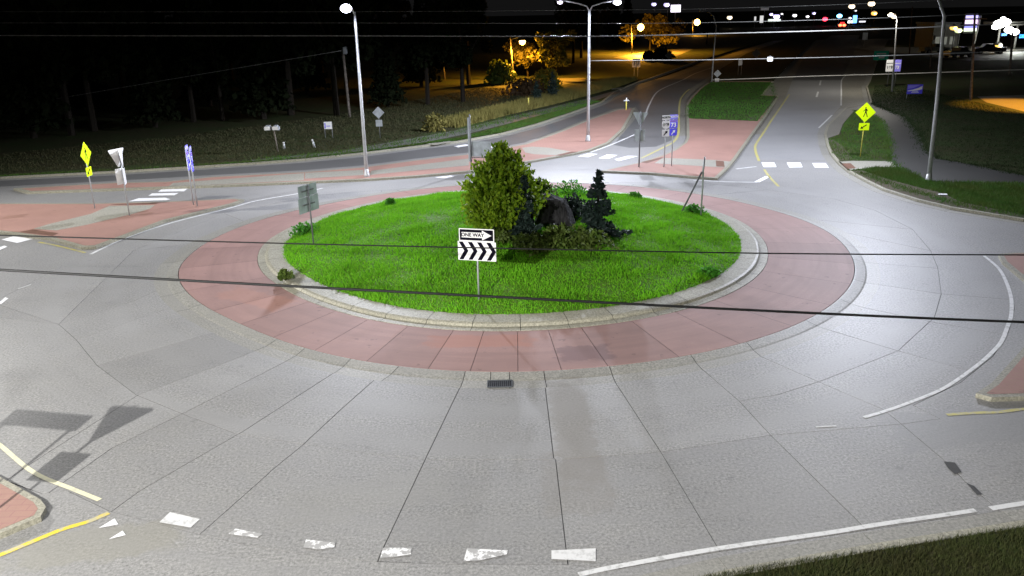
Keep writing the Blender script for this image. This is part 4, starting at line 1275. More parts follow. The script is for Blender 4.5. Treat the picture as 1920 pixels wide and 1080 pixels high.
def spruce(px, py, h, w, label, seed, mat=None, group=None, loc=None, tiers=15, dens=1.0, cut=0.0):
    rng = np.random.default_rng(seed)
    p = loc or on_mound(px, py)
    t = thing('spruce_tree', label, 'spruce', p, 0, group)
    tube('trunk', [(0, 0, -.2), (0, 0, h * .5), (0, 0, h * .97)], [.02 * h, .012 * h, .004 * h], M_BARK, t, 6)
    cs, od = [], []
    for i in range(tiers):
        f = i / (tiers - 1)
        zz = h * (.04 + .92 * f)
        L = w * (1 - f) ** .9 * rng.uniform(.62, 1.2) + .05
        nb = int(9 - 4 * f)
        a0 = rng.uniform(0, 6.28)
        for b in range(nb):
            if rng.random() < .10 + cut: continue
            a = a0 + b * 2 * math.pi / nb + rng.uniform(-.3, .3)
            Lb = L * rng.uniform(.65, 1.15)
            d = np.array([math.cos(a), math.sin(a), 0])
            k = int((26 + 46 * Lb) * dens)
            s = rng.uniform(.08, 1, k)[:, None]
            droop = -.18 * Lb * s + .14 * Lb * s ** 2
            side = np.array([-d[1], d[0], 0]) * rng.normal(scale=.17, size=(k, 1)) * (1.1 - s) * max(Lb, .3)
            pts = d * s * Lb + side + np.array([0, 0, 1.0]) * (zz + droop + rng.normal(scale=.035, size=(k, 1)))
            cs.append(pts); od.append(np.repeat(d[None], k, 0) * 1.5)
    tip = np.stack([rng.normal(scale=.02, size=14), rng.normal(scale=.02, size=14), np.linspace(h * .9, h, 14)], 1)
    cs.append(tip); od.append(np.tile([0, 0, 1.0], (14, 1)))
    tris_mesh('needle_crown', leaf_quads(np.concatenate(cs), .12, rng, 0, 1.7, np.concatenate(od)), 4, mat or M_SPRUCE, t)
    return t
SG = 'small spruces on the grass island'
spruce(1121, 436, 2.35, 1.0, 'dark blue spruce standing to the right of the black rock', 5, group=SG, tiers=11, dens=1.25, cut=.05)
spruce(984, 452, 2.4, .7, 'dark spruce between the round bush and the black rock', 8, group=SG, dens=1.2)

# dark rock
x, y, z = on_mound(1036, 420)
M_ROCK, nt, b = new_mat('dark_rock', .9, .15)
pos = position(nt)
mp = N(nt, 'ShaderNodeMapping'); mp.inputs['Scale'].default_value = (3.0, 3.0, .8); nt.links.new(pos, mp.inputs[0])
nz = noise(nt, mp.outputs[0], 2.2, 6, .7, .3, .75)
nt.links.new(mixc(nt, (.010, .010, .011), (.09, .088, .092), nz), b.inputs['Base Color'])
bump(nt, b, nz, .12, .9)
bm = bmesh.new()
from mathutils import noise as mnoise
for p in ((-.66, -.38, 0), (.95, -.34, 0), (.9, .45, 0), (-.6, .5, 0), (-.62, -.30, 1.12), (.30, -.36, 1.24), (.42, .30, 1.12), (-.5, .38, 1.26), (.70, -.44, .58), (-.76, .05, .55), (.05, -.52, .55), (-.3, -.48, .2), (.52, -.2, 1.0), (-.05, .55, .7)):
    bm.verts.new(p)
bmesh.ops.convex_hull(bm, input=bm.verts[:])
bmesh.ops.subdivide_edges(bm, edges=bm.edges[:], cuts=5, use_grid_fill=True)
bmesh.ops.triangulate(bm, faces=bm.faces[:])
for v in bm.verts:
    c = v.co
    n_ = Vector((c.x, c.y * 1.5, (c.z - .6) * .6)).normalized()
    v.co = c + n_ * (mnoise.noise(Vector((c.x * 6, c.y * 6, c.z * 1.1))) * .06 + mnoise.noise(Vector((c.x * 2, c.y * 2, c.z * 3.1 + 5))) * .07)
rock = from_bm('rock', bm, M_ROCK); rock.location = (x, y, z - .12); rock.rotation_euler = (R(5), R(4), R(-16))
tag(rock, 'big black slab of rock between the two dark spruces', 'rock')

# low shrubs in front of the rock
def shrub(p, rx, ry, h, n, mat, label, seed, size=.10, group=None, name='shrub', cat='shrub'):
    rng = np.random.default_rng(seed)
    t = thing(name, label, cat, p, 0, group)
    th = rng.uniform(0, 6.28, n); u = np.sqrt(rng.uniform(0, 1, n)); v = rng.uniform(.05, 1, n)
    k = np.sqrt(np.maximum(1 - (v * .92) ** 2, 0)) * (1 + .22 * np.sin(th * 3 + seed) + .12 * np.sin(th * 7))
    pts = np.stack([rx * u * k * np.cos(th), ry * u * k * np.sin(th), h * v * (1 + .2 * np.sin(th * 5 + 1))], 1)
    tris_mesh('foliage', leaf_quads(pts, size, rng, .5, 1.6), 4, mat, t)
    bm = bmesh.new()
    for i in range(8):
        a = rng.uniform(0, 6.28); bm_tube(bm, [(0, 0, -.05), (rx * .3 * math.cos(a), ry * .3 * math.sin(a), h * .4), (rx * .7 * math.cos(a), ry * .7 * math.sin(a), h * .8)], [.02, .014, .006], 4, False)
    from_bm('stem', bm, M_BARK, t)
    return t
LG = 'low shrubs at the foot of the rock'
for i, (px, py, rx, ry, h, lab) in enumerate(((1000, 468, .9, .7, .5, 'low olive shrub in front of the dark spruce by the bush'), (1052, 460, 1.0, .8, .65, 'low olive shrub directly in front of the black rock'), (1105, 462, .9, .7, .5, 'low olive shrub in front of the right spruce'),
                                            (940, 452, .8, .6, .45, 'low shrub at the foot of the round bush'), (1075, 408, .6, .6, .8, 'dark shrub between the rock and the right spruce'), (1010, 372, .8, .5, .8, 'pale green shrub behind the black rock'))):
    shrub(on_mound(px, py), rx, ry, h, 900, M_SHRUB if i != 4 else M_SPRUCE, lab, 20 + i, .11, LG)
WG = 'weed clumps on the grass island'
for i, (px, py, rx, h, lab) in enumerate(((572, 438, .65, .4, 'tall weed clump beside the sign on the left of the island'), (733, 385, .25, .3, 'small weed clump on the far left rim of the grass'), (1068, 364, 1.0, .55, 'row of tall weeds on the far rim behind the rock'),
                                          (1190, 372, .4, .25, 'weeds on the far rim right of the spruce'), (1330, 516, .4, .25, 'leafy weed near the right rim of the grass'), (535, 523, .28, .3, 'dry weed growing in the kerb at the left of the island'),
                                          (1300, 400, .5, .35, 'weeds round the foot of the bare post'))):
    shrub(on_mound(px, py), rx, rx * .7, h, 350, M_WEED if i != 5 else M_SHRUB, lab, 40 + i, .09, WG, 'weed_clump', 'weeds')

# ------------------------------------------------------------------ grass blades
def blades(name, xyz, hmin, hmax, width, mat, rng, lean=.35):
    n = len(xyz)
    a = rng.uniform(0, 2 * math.pi, n); hh = rng.uniform(hmin, hmax, n)
    side = np.stack([np.cos(a), np.sin(a), np.zeros(n)], 1) * width / 2 * rng.uniform(.7, 1.3, (n, 1))
    ln = rng.normal(scale=lean, size=(n, 2)) * hh[:, None]
    tip = xyz + np.stack([ln[:, 0], ln[:, 1], hh], 1)
    v = np.stack([xyz - side, xyz + side, tip], 1).reshape(-1, 3)
    o = tris_mesh(name, v, 3, mat)
    tag(o, kind='stuff')
    return o
rng = np.random.default_rng(9)
n = 150000
th = rng.uniform(-180, 180, n); rr_ = np.sqrt(rng.uniform(0, 1, n))
rin = np.array([R_IN(d) for d in range(-180, 181)])
rad = rr_ * (np.interp(th, np.arange(-180, 181), rin) - .02 + .1 * np.sin(th * .9) ** 2 * rng.uniform(0, 1, n))
gx_, gy_ = RC[0] + rad * np.cos(np.radians(th)), RC[1] + rad * np.sin(np.radians(th))
nn = rad / np.interp(th, np.arange(-180, 181), rin)
gz = np.where(nn < 1, .265 + .92 * (1 - nn ** 2), .27)
clump = .5 + .5 * np.sin(gx_ * 2.1 + 1.7 * np.sin(gy_ * 1.3)) * np.cos(gy_ * 1.9 + np.sin(gx_ * 1.7))
hsc = .55 + .8 * clump ** 1.5
xyz = np.stack([gx_, gy_, gz - .02], 1)
hh = (.06 + .11 * rng.uniform(0, 1, n)) * hsc
a = rng.uniform(0, 2 * math.pi, n)
side = np.stack([np.cos(a), np.sin(a), np.zeros(n)], 1) * .017 * rng.uniform(.7, 1.4, (n, 1))
ln = rng.normal(scale=.4, size=(n, 2)) * hh[:, None]
tip = xyz + np.stack([ln[:, 0], ln[:, 1], hh], 1)
tag(tris_mesh('island_grass', np.stack([xyz - side, xyz + side, tip], 1).reshape(-1, 3), 3, M_GRASS), kind='stuff')

def scatter(poly_px, n, rng, z=KT, world=False, excl=()):
    P = poly_px if world else GL(poly_px, z)
    xs = [p[0] for p in P]; ys = [p[1] for p in P]
    tri = tessellate_polygon([[Vector((a, b, 0)) for a, b in P]])
    T = np.array([[P[i] for i in t] for t in tri])
    ar = np.abs(np.cross(T[:, 1] - T[:, 0], T[:, 2] - T[:, 0])); ar /= ar.sum()
    k = rng.choice(len(T), n, p=ar)
    u = rng.uniform(size=(n, 2)); fl = u.sum(1) > 1; u[fl] = 1 - u[fl]
    q = T[k, 0] + (T[k, 1] - T[k, 0]) * u[:, :1] + (T[k, 2] - T[k, 0]) * u[:, 1:]
    return np.column_stack([q, np.full(n, z)])
blades('median_grass', scatter([(1292, 222), (1420, 227), (1440, 200), (1453, 181), (1426, 179), (1446, 154), (1333, 154), (1315, 167), (1299, 184), (1291, 196)], 14000, rng, KT + .01), .06, .16, .05, M_MGRASS, rng)
blades('crossing_island_grass', scatter([(1602, 209), (1581, 234), (1575, 253), (1553, 262), (1559, 287), (1575, 300), (1613, 301), (1668, 299), (1666, 263), (1658, 247), (1651, 230), (1638, 219)], 9000, rng), .05, .16, .035, M_VGRASS, rng)
blades('verge_grass', scatter([(1618, 320), (1640, 315), (1683, 317), (1737, 345), (1920, 348), (2050, 365), (2050, 428), (1920, 403), (1800, 379), (1770, 363), (1700, 346), (1664, 336)], 26000, rng), .05, .2, .03, M_VGRASS, rng)
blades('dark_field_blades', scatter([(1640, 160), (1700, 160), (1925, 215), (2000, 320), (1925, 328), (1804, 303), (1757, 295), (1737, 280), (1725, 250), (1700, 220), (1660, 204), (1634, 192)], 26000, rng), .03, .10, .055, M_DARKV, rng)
blades('near_verge_grass', scatter([(1300, 1086), (1460, 1058), (1660, 1029), (1920, 988), (2000, 980), (2000, 1130), (1300, 1130)], 16000, rng), .05, .14, .012, M_NEARG, rng)
blades('mown_strip', scatter([(0, 330), (240, 318), (480, 303), (650, 289), (790, 269), (870, 258), (975, 228), (1050, 208), (1110, 192), (1125, 190), (1072, 209), (1009, 230), (942, 248), (859, 263), (790, 271), (676, 285), (572, 296), (480, 304), (0, 331.5)], 22000, rng), .05, .16, .05, M_VGRASS, rng)
blades('wild_grass', scatter([(860, 240), (960, 214), (1030, 198), (1100, 180), (1160, 163), (1195, 150), (1150, 152), (1060, 172), (960, 198), (880, 218), (800, 238)], 30000, rng), .25, .75, .07, M_WILD, rng, .2)
blades('dark_meadow', scatter([(-100, 330), (240, 312), (480, 298), (640, 280), (780, 255), (860, 238), (960, 195), (1060, 168), (900, 165), (640, 215), (300, 260), (-100, 300)], 30000, rng), .05, .16, .08, M_OLIVE, rng, .3)

def edge_blades(name, px, n, spread, hmin, hmax, width, mat):
    P = np.array(GL(px, KT)); seg = np.linalg.norm(np.diff(P, axis=0), axis=1)
    k = rng.choice(len(seg), n, p=seg / seg.sum()); u = rng.uniform(size=(n, 1))
    q = P[k] + (P[k + 1] - P[k]) * u + rng.normal(scale=spread, size=(n, 2)) * (.4 + .6 * np.abs(np.sin(P[k][:, :1] * 3 + u * 9)))
    blades(name, np.column_stack([q, np.full(n, KT)]), hmin, hmax, width, mat, rng)
edge_blades('ragged_path_edge', [(1602, 207), (1640, 217), (1653, 228), (1660, 247), (1667, 263), (1670, 300), (1681, 314), (1640, 315), (1599, 320)], 2600, .22, .05, .18, .035, M_VGRASS)
edge_blades('ragged_field_edge', [(1632, 193), (1660, 205), (1698, 220), (1722, 250), (1735, 280), (1757, 297), (1804, 305), (1925, 330)], 4500, .3, .03, .1, .05, M_DARKV)
edge_blades('ragged_verge_edge', [(1683, 316), (1737, 343), (1920, 346), (2000, 357)], 3500, .25, .05, .2, .03, M_VGRASS)
edge_blades('sparse_soil_weeds', [(1615, 324), (1650, 338), (1700, 355), (1760, 372), (1800, 384), (1910, 404)], 2600, .35, .04, .13, .03, M_VGRASS)
edge_blades('ragged_west_path', [(480, 302), (640, 286), (780, 264), (860, 247), (960, 222), (1050, 204), (1110, 188)], 4000, .7, .05, .2, .05, M_VGRASS)
edge_blades('bed_edge_weeds', [(1425, 181), (1446, 156), (1452, 180), (1437, 203), (1420, 226), (1350, 224), (1293, 222), (1292, 196)], 2200, .25, .04, .12, .04, M_MGRASS)
# ------------------------------------------------------------------ trees behind
def tree_meshes(seed, h, w, mat, conifer=False, n=1500, size=.45):
    rng = np.random.default_rng(seed)
    if conifer:
        f = rng.uniform(0, 1, n); L = w * (1 - f) ** .9
        a = rng.uniform(0, 6.28, n); s = np.sqrt(rng.uniform(.1, 1, n))
        tier = .5 + .5 * np.sin(f * 60)
        pts = np.stack([L * s * np.cos(a) * (.75 + .3 * tier), L * s * np.sin(a) * (.75 + .3 * tier), h * (.1 + .9 * f) - .12 * L * s], 1)
    else:
        k = 26
        cs = np.stack([rng.normal(scale=w * .42, size=k), rng.normal(scale=w * .42, size=k), h * rng.uniform(.38, .95, k)], 1)
        cs[:, :2] *= (1.15 - .75 * ((cs[:, 2] / h - .6) ** 2) * 4)[:, None].clip(.3, 1.2)
        idx = rng.integers(0, k, n)
        rad = w * rng.uniform(.16, .34, k)
        d = rng.normal(size=(n, 3)); d /= np.linalg.norm(d, axis=1, keepdims=True)
        pts = cs[idx] + d * rad[idx][:, None] * (rng.uniform(.3, 1, (n, 1)) ** .5)
    crown = leaf_quads(pts, size, rng, .2, 1.4)
    return crown
def tree(name, loc, h, w, label, seed, mat, conifer=False, n=1500, size=.45, group=None, cat='tree'):
    t = thing(name, label, cat, loc, 0, group)
    tris_mesh('crown', tree_meshes(seed, h, w, mat, conifer, n, size), 4, mat, t)
    rng = np.random.default_rng(seed)
    bm = bmesh.new()
    bm_tube(bm, [(0, 0, -.2), (rng.normal() * .1, 0, h * .4), (0, 0, h * .85)], [.03 * h * .8, .018 * h, .006 * h], 6, False)
    if not conifer:
        for i in range(5):
            a = rng.uniform(0, 6.28); z0 = h * rng.uniform(.3, .5)
            bm_tube(bm, [(0, 0, z0), (w * .35 * math.cos(a), w * .35 * math.sin(a), z0 + h * .2), (w * .6 * math.cos(a), w * .6 * math.sin(a), z0 + h * .35)], [.01 * h, .007 * h, .003 * h], 5, False)
    from_bm('trunk', bm, M_BARK, t)
    return t
def gp(px, py): return (*G(px, py), 0.0)
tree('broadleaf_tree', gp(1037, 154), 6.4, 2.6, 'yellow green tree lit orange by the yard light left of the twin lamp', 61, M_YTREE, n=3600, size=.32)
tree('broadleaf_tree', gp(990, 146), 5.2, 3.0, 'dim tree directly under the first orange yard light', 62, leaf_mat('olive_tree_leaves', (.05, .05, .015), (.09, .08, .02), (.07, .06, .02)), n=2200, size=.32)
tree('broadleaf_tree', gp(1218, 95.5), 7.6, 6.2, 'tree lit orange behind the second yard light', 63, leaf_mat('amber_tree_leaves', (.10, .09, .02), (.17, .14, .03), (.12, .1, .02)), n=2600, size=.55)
shrub(gp(936, 158), 2.0, 1.2, 2.6, 900, M_SHRUB, 'spiky pale shrub left of the first yard light pole', 71, .4)
shrub(gp(1240, 112), 2.4, 1.5, 1.8, 600, M_DTREE, 'round dark bush on the edge of the orange lit drive', 72, .45)
shrub(gp(1216, 112), 1.2, 1.0, 1.4, 400, M_DTREE, 'small dark bush left of the round one by the lit drive', 73, .4)
shrub(gp(1025, 172), 2.2, 1.2, 2.2, 900, M_YTREE, 'yellow green bush below the orange lit tree', 74, .3)
shrub(gp(985, 180), 2.4, 1.4, 1.6, 900, leaf_mat('rusty_shrub_leaves', (.06, .045, .02), (.10, .06, .03), (.08, .05, .03)), 'rust coloured bush in the wild grass left of the road', 75, .3)
shrub((*G(813, 250), KT), .9, .5, 1.3, 260, M_WILD, 'thin dry bush in the grass above the bypass lane', 76, .2)
spruce(0, 0, 3.0, 1.1, 'young spruce right of a smaller one in the wild grass', 81, loc=gp(1036, 188), group='young spruces in the wild grass', dens=.6)
spruce(0, 0, 2.2, 1.0, 'smaller young spruce left of its taller neighbour in the wild grass', 82, loc=gp(1006, 194), group='young spruces in the wild grass', dens=.6)
# dark wood on the left: each tree its own, four crowns shared
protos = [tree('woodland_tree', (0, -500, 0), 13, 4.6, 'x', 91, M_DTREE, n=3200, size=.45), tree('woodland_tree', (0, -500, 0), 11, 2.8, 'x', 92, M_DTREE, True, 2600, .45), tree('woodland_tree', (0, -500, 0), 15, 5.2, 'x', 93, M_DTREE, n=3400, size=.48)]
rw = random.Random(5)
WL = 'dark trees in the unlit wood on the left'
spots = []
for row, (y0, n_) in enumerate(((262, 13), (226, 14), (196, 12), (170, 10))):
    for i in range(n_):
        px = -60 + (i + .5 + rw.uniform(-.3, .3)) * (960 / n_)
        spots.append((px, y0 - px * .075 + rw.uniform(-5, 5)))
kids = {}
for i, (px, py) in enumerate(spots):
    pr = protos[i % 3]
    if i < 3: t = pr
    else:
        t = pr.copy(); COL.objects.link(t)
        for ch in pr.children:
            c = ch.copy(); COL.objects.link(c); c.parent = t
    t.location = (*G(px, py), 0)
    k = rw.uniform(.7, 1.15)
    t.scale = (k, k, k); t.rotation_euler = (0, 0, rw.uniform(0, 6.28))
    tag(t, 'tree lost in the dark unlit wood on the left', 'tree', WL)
# dark trees behind the town strip
for i, (px, py, h) in enumerate(((1120, 88, 15), (1150, 80, 18), (1090, 110, 12), (1075, 120, 12), (1175, 84, 16), (1325, 84, 7))):
    pr = protos[i % 3]
    t = pr.copy(); COL.objects.link(t)
    for ch in pr.children:
        c = ch.copy(); COL.objects.link(c); c.parent = t
    t.location = (*G(px, py), 0); t.scale = (h / 13,) * 3; t.rotation_euler = (0, 0, i * 1.3)
    tag(t, 'dark tree on the unlit hillside behind the yard lights', 'tree', 'dark trees behind the yard lights')

# ------------------------------------------------------------------ town lights in the distance
def lens_ball(parent, loc, r, mat, name='lens'):
    bm = bmesh.new(); bmesh.ops.create_uvsphere(bm, u_segments=12, v_segments=8, radius=r)
    o = from_bm(name, bm, mat, parent, True); o.location = loc; o.scale = (1.15, 1, .8); return o
def town_lamp(px, py, Y, rpx, col, st, label, group='street lamps of the town in the distance'):
    c = on_ray(px, py, Y)
    t = thing('street_lamp', label, 'street lamp', (c.x, Y, 0), 0, group)
    r = rpx * 1.25 * Y / FOC
    tube('pole', [(.5, .4, -.1), (.5, .4, c.z + .3), (.2, 0, c.z + .4)], [.12, .08, .06], M_DPOLE, t, 6)
    bm = bmesh.new(); bm_tube(bm, [(0, 0, r * .6), (0, 0, r * 1.1)], [r * .8, r * .3], 10); from_bm('lamp_head', bm, M_DPOLE, t).location = (0, 0, c.z)
    lens_ball(t, (0, 0, c.z), r, emit('town_lens', col, min(st * .3, 2.2)), 'lens'); o_ = lens_ball(t, (.1 * r, -.75 * r, c.z - .12 * r), r * .55, emit('town_bulb', col, st * 2), 'bulb')
    return t
VI, WH, OR, WA = (.62, .55, 1.0), (1, .97, 1), (1, .5, .1), (1, .8, .55)
for a in ((1226, 8, 330, 3.2, VI, 5, 'violet white lamp high on the hill, leftmost of three'), (1250, 9, 330, 3.8, VI, 5, 'violet white lamp on the hill beside the lit sign'),
          (1368, 33, 420, 3.4, WA, 6, 'lamp just right of the far bowed pole'), (1446, 27, 420, 2.4, VI, 5, 'small lamp at the upper left of the bright town cluster'), (1456, 31, 420, 4.2, VI, 7, 'brightest violet lamp in the town cluster'),
          (1466, 26, 420, 1.6, WH, 3, 'thin tall light at the right of the town cluster'), (1490, 29, 420, 2.8, WH, 5, 'white lamp alone right of the town cluster'), (1514, 31, 430, 2.2, WH, 4, 'small white lamp left of the red signal'),
          (1526, 25, 430, 2.2, VI, 4, 'small violet lamp just above left of the red signal'), (1597, 12, 380, 4.0, WA, 7, 'warm lamp above the blue signal lights'), (1634, 7, 380, 4.4, WA, 7, 'highest warm lamp over the road'),
          (1639, 25, 380, 3.6, OR, 6, 'orange lamp below the highest warm lamp'), (1676, 31, 200, 3.6, WA, 7, 'warm lamp at the head of the slim far pole'), (1594, 34, 430, 2.0, WH, 4, 'small white lamp left of the bright blue sign'), (1604, 20, 430, 1.8, WH, 1, 'dim lamp between warm lamp and blue sign')):
    town_lamp(*a)
def lit_sign(px, py, Y, wpx, hpx, mat, label, name='lit_sign', cat='lit sign', frame=True):
    c = on_ray(px, py, Y)
    t = thing(name, label, cat, (c.x, Y, 0))
    k = Y / FOC
    bm = bmesh.new(); bm_box(bm, (wpx * k, .3, hpx * k), (0, 0, c.z)); from_bm('lit_panel', bm, mat, t)
    bm = bmesh.new(); bm_tube(bm, [(0, .3, -.1), (0, .3, c.z)], .15, 6); from_bm('post', bm, M_DPOLE, t)
    box('back_frame', (wpx * k * 1.06, .2, hpx * k * 1.06), (0, .26, c.z), M_DPOLE, t)
    return t
lit_sign(1267, 16, 330, 17, 12, emit('hill_sign_light', (.9, .82, 1), 3), 'bright white lit sign on the hill beside two lamps')
lit_sign(1428, 36, 420, 6, 12, emit('dim_white_light', (.9, .9, .9), .8), 'narrow white lit sign in the town cluster')
lit_sign(1416, 35, 420, 3, 7, emit('dim_white_light_b', (.9, .9, .9), .8), 'small pale lit sign left of the narrow white one')
lit_sign(1452, 38, 420, 22, 4, emit('shop_light', (.8, .95, .8), 1.2), 'long low greenish shop front light in the town cluster')
lit_sign(1603, 36, 430, 7, 13, emit('blue_sign_light', (.12, .35, 1), 4), 'bright blue lit sign beside the signal lights')
lit_sign(1594, 41, 430, 8, 4, emit('white_sign_light', (1, 1, 1), 3), 'small white light low beside the blue sign')
lit_sign(1617, 40.5, 430, 11, 2.5, emit('pale_bar_light', (.9, .9, 1), 1.5), 'thin white light bar right of the blue sign')
lit_sign(1434, 17, 430, 14, 4, emit('dim_roof_light', (.3, .3, .3), .25), 'dim grey lit roof sign above the town cluster')
def signal(px, py, col, label, r):
    Y = 430
    c = on_ray(px, py, Y); k = Y / FOC
    t = thing('traffic_signal', label, 'traffic signal', (c.x, Y, 0), 0, 'traffic signals in the distance')
    box('housing', (6 * k, .6, 13 * k), (0, .5, c.z), M_BLACK, t, .1)
    tube('post', [(0, .8, -.1), (0, .8, c.z)], .15, M_DPOLE, t, 6)
    lens_ball(t, (0, 0, c.z), r * k, emit('signal_lens', col, 8), 'lens')
signal(1547, 36, (1, .03, .06), 'red traffic signal left of the red tail lights', 4.0)
signal(1574, 30, (.15, .55, 1), 'blue green traffic signal above the red tail lights', 4.2)
# car far away with red tail lights
c = on_ray(1579, 47, 400); k = 400 / FOC
car = thing('car', 'dark car far up the road with both red tail lights on', 'car', (c.x, 400, c.z - .9))
M_CARD = plain('dark_car_paint', (.03, .03, .035), .35, .6)
bm = bmesh.new()
sec = [(-.9, .35), (.9, .35), (.92, .85), (.75, .95), (.6, 1.45), (-.6, 1.45), (-.75, .95), (-.92, .85)]
for yy in (0, 4.3):
    pass
f0 = [bm.verts.new((x_, 0, z_)) for x_, z_ in sec]; f1 = [bm.verts.new((x_, 4.3, z_ if z_ < 1 else z_ * .98)) for x_, z_ in sec]
bm.faces.new(f0); bm.faces.new(list(reversed(f1)))
for i in range(8): bm.faces.new((f0[(i + 1) % 8], f0[i], f1[i], f1[(i + 1) % 8]))
body = from_bm('body', bm, M_CARD, car)
E_TAIL = emit('tail_light', (1, .10, .04), 9)
for s in (-1, 1): lens_ball(car, (s * 3.6 * k, -.1, .85), 2.7 * k, E_TAIL, 'tail_light')
box('brake_bar', (7 * k, .1, 2.2 * k), (0, -.1, 1.9), emit('brake_light', (.9, .03, .03), 2.5), car)
for s in (-1, 1):
    for yy in (.8, 3.5):
        bm = bmesh.new(); bmesh.ops.create_cone(bm, cap_ends=True, segments=14, radius1=.33, radius2=.33, depth=.22, matrix=Matrix.Translation((s * .8, yy, .33)) @ Matrix.Rotation(R(90), 4, 'Y'))
        from_bm('wheel', bm, M_BLACK, car)

# ------------------------------------------------------------------ store and fuel station at the right
YS = 170
def Wp(px, py, Y=YS): return on_ray(px, py, Y)
st = Wp(1840, 90)
store = thing('store_building', 'low pale store building behind the bright lights at far right', 'building', (Wp(1842, 60).x, YS + 14, 0))
k = (YS + 14) / FOC
M_STORE = plain('store_wall_paint', (.22, .22, .20), .8, .3)
box('wall', (46 * k, 8, 5.0), (0, 4, 2.5), M_STORE, store); box('roof', (48 * k, 8.6, .35), (0, 4, 5.2), M_DPOLE, store)
for i in range(3): box('window', (8 * k, .06, 1.6), ((-14 + i * 13) * k, -.02, 1.6), emit('store_window_light', (.8, .9, .75), .05), store)
pyl = thing('pylon_sign', 'tall lit pylon sign with white and violet panels on a pale post', 'pylon sign', (Wp(1823, 90).x, YS, 0))
k = YS / FOC
zt = Wp(1812, 30).z
tube('post', [(0, 0, 0), (6 * k, 0, zt)], [.22, .2], M_WSIGN, pyl)
for z_, h_, e_ in ((32.5, 6, emit('pylon_panel_violet', (.55, .5, 1), 1.6)), (41, 7, emit('pylon_panel_pink', (.95, .7, 1), 1.6)), (50, 5, emit('pylon_panel_blue', (.35, .35, 1), 1.2)), (56, 5, emit('pylon_panel_pale', (.9, 1, .8), 2.0))):
    zz = Wp(1810, z_).z
    box('lit_panel', (21 * k, .3, h_ * k), (-9 * k, 0, zz), e_, pyl)
box('frame', (23 * k, .2, 34 * k), (-9 * k, .22, Wp(1810, 44).z), M_DPOLE, pyl)
fuel = thing('fuel_canopy', 'fuel station canopy with dazzling white lights at the far right edge', 'fuel station', (Wp(1890, 90).x, YS, 0))
E_FUEL = emit('canopy_light', (1, 1, .95), 10)
zz = Wp(1890, 50).z
box('canopy', (56 * k, 6, .7), (6 * k, 3, zz + .6), M_STORE, fuel, .05)
for px_, py_, r_ in ((1873, 45, 9), (1884, 42, 8), (1891, 56, 7), (1901, 60, 7), (1866, 50, 6), (1880, 35, 4)):
    p = Wp(px_, py_); lens_ball(fuel, (p.x - fuel.location.x, -.2, p.z), r_ * k, E_FUEL, 'canopy_lamp')
for dx in (-10, 22): tube('column', [(dx * k, 2, 0), (dx * k, 2, zz + .3)], .2, M_STORE, fuel)
box('blue_fascia', (14 * k, .2, 6 * k), (24 * k, -.1, Wp(1910, 68).z), emit('blue_fascia_light', (.03, .22, 1), 2.2), fuel)
box('blue_fascia', (9 * k, .2, 4 * k), (-12 * k, -.15, Wp(1877, 65).z), emit('blue_fascia_light_b', (.05, .2, .9), 1.5), fuel)
lamp_light(fuel, (0, -3, zz - 1), 700, (.95, 1, .9), 1.0, up=.05, cut=.2, kmax=3)
town_lamp(1868, 89, YS - 4, 5.5, (1, .6, .1), 6, 'orange white lamp below the fuel station canopy', 'lamps at the fuel station')
town_lamp(1873, 85, YS - 4, 4.0, (1, .9, .6), 6, 'small white lamp just above the orange one at the fuel station', 'lamps at the fuel station')
town_lamp(1788, 52, YS - 2, 4.5, (1, .6, .15), 5, 'orange lamp left of the lit pylon sign', 'lamps at the fuel station')
town_lamp(1797, 57, YS - 2, 4.5, (.85, 1, .5), 4, 'greenish lamp at the foot of the pylon panels', 'lamps at the fuel station')
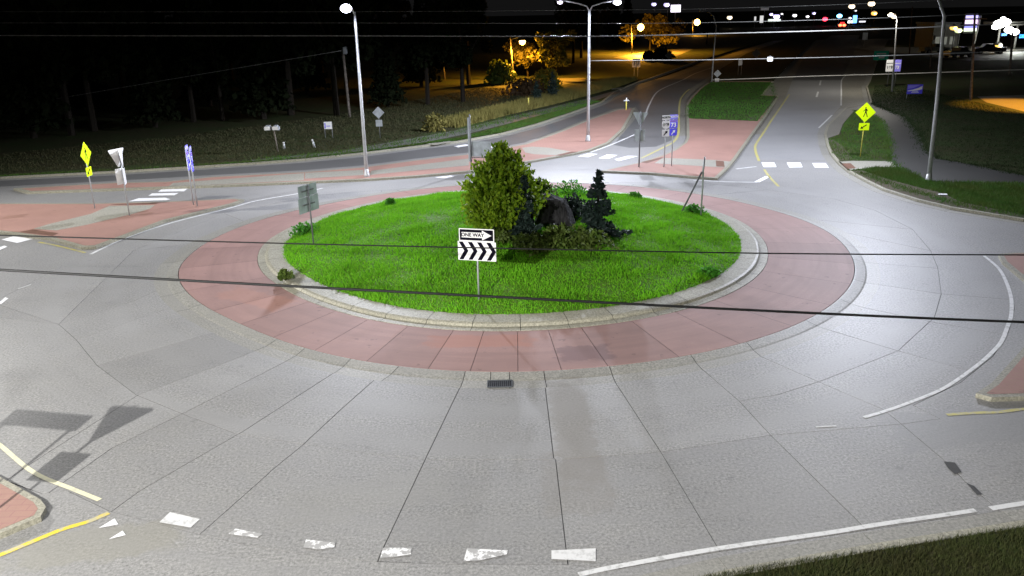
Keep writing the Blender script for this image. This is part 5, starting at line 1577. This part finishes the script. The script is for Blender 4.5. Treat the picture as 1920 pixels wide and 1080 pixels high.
# pickup trucks parked in front of the store
M_TRUCK = plain('silver_truck_paint', (.25, .28, .28), .3, .6, .3); M_GLASS = plain('dark_glass', (.02, .03, .03), .1, .8)
def pickup(px, py, Y, label, rz, mat):
    p = Wp(px, py, Y)
    t = thing('pickup_truck', label, 'pickup truck', (p.x, Y, 0), rz, 'pickup trucks parked by the store')
    bm = bmesh.new()
    prof = [(-2.7, .5), (2.7, .5), (2.7, 1.05), (1.5, 1.2), (.9, 1.85), (-.5, 1.85), (-.7, 1.2), (-2.7, 1.2)]
    a = [bm.verts.new((x_, -.95, z_)) for x_, z_ in prof]; b_ = [bm.verts.new((x_, .95, z_)) for x_, z_ in prof]
    bm.faces.new(a); bm.faces.new(list(reversed(b_)))
    for i in range(8): bm.faces.new((a[(i + 1) % 8], a[i], b_[i], b_[(i + 1) % 8]))
    bmesh.ops.bevel(bm, geom=bm.edges[:], offset=.06, segments=2, affect='EDGES')
    from_bm('body', bm, mat, t)
    for s in (-1, 1): plate('window', [(-.45, 0), (1.05, 0), (.75, .5), (-.4, .5)], 0, 1.26, -.96 if s < 0 else .956, M_GLASS, t)
    for s in (-1, 1):
        for xx in (-1.7, 1.75):
            bm = bmesh.new(); bmesh.ops.create_cone(bm, cap_ends=True, segments=16, radius1=.42, radius2=.42, depth=.28, matrix=Matrix.Translation((xx, s * .85, .42)) @ Matrix.Rotation(R(90), 4, 'X'))
            w = from_bm('wheel', bm, M_BLACK, t)
            bm = bmesh.new(); bmesh.ops.create_cone(bm, cap_ends=True, segments=12, radius1=.22, radius2=.22, depth=.02, matrix=Matrix.Translation((xx, s * 1.0, .42)) @ Matrix.Rotation(R(90), 4, 'X'))
            from_bm('rim', bm, M_SIGNBACK, w)
    for s in (-1, 1): box('headlight', (.05, .3, .15), (2.7, s * .7, .95), M_WSIGN, t)
pickup(1800, 80, 150, 'silver pickup truck parked left of the pylon sign', R(18), M_TRUCK)
pickup(1856, 84, 160, 'dark pickup truck parked under the fuel station lights', R(170), M_CARD)
pickup(1755, 72, 165, 'dim pickup truck parked behind the bowed lamp pole', R(8), M_TRUCK)
# lot of the store
lot = sheet('store_lot', [(Wp(1690, 72, 165).x, 140), (Wp(2000, 72, 165).x, 140), (Wp(2000, 72, 165).x, 190), (Wp(1690, 72, 165).x, 190)], KT + .01, M_SHOULDER); tag(lot, kind='structure')

# ------------------------------------------------------------------ signs at the near left corner (their shadows fall on the road)
t = thing('yield_sign', 'yield sign with plaque on the near left island, just outside the view', 'road sign', (-10.2, 12.1, KT), R(170))
post(t, 0, 3.35, M_GALV, .03)
plate('yield_panel', yield_pts(.75), 0, 2.95, -0.05, M_WSIGN, t); plate('plaque', rect(.55, .6), 0, 2.1, -0.05, M_WSIGN, t)
t = thing('guide_sign', 'wide guide sign on two posts on the near left island, just outside the view', 'guide sign', (-11.35, 12.2, KT), R(168))
plate('panel', rect(1.4, .30), 0, 3.02, -0.05, M_GREENSIGN, t)
for dx in (-.6, .6): post(t, dx, 3.1, M_GALV, .03)
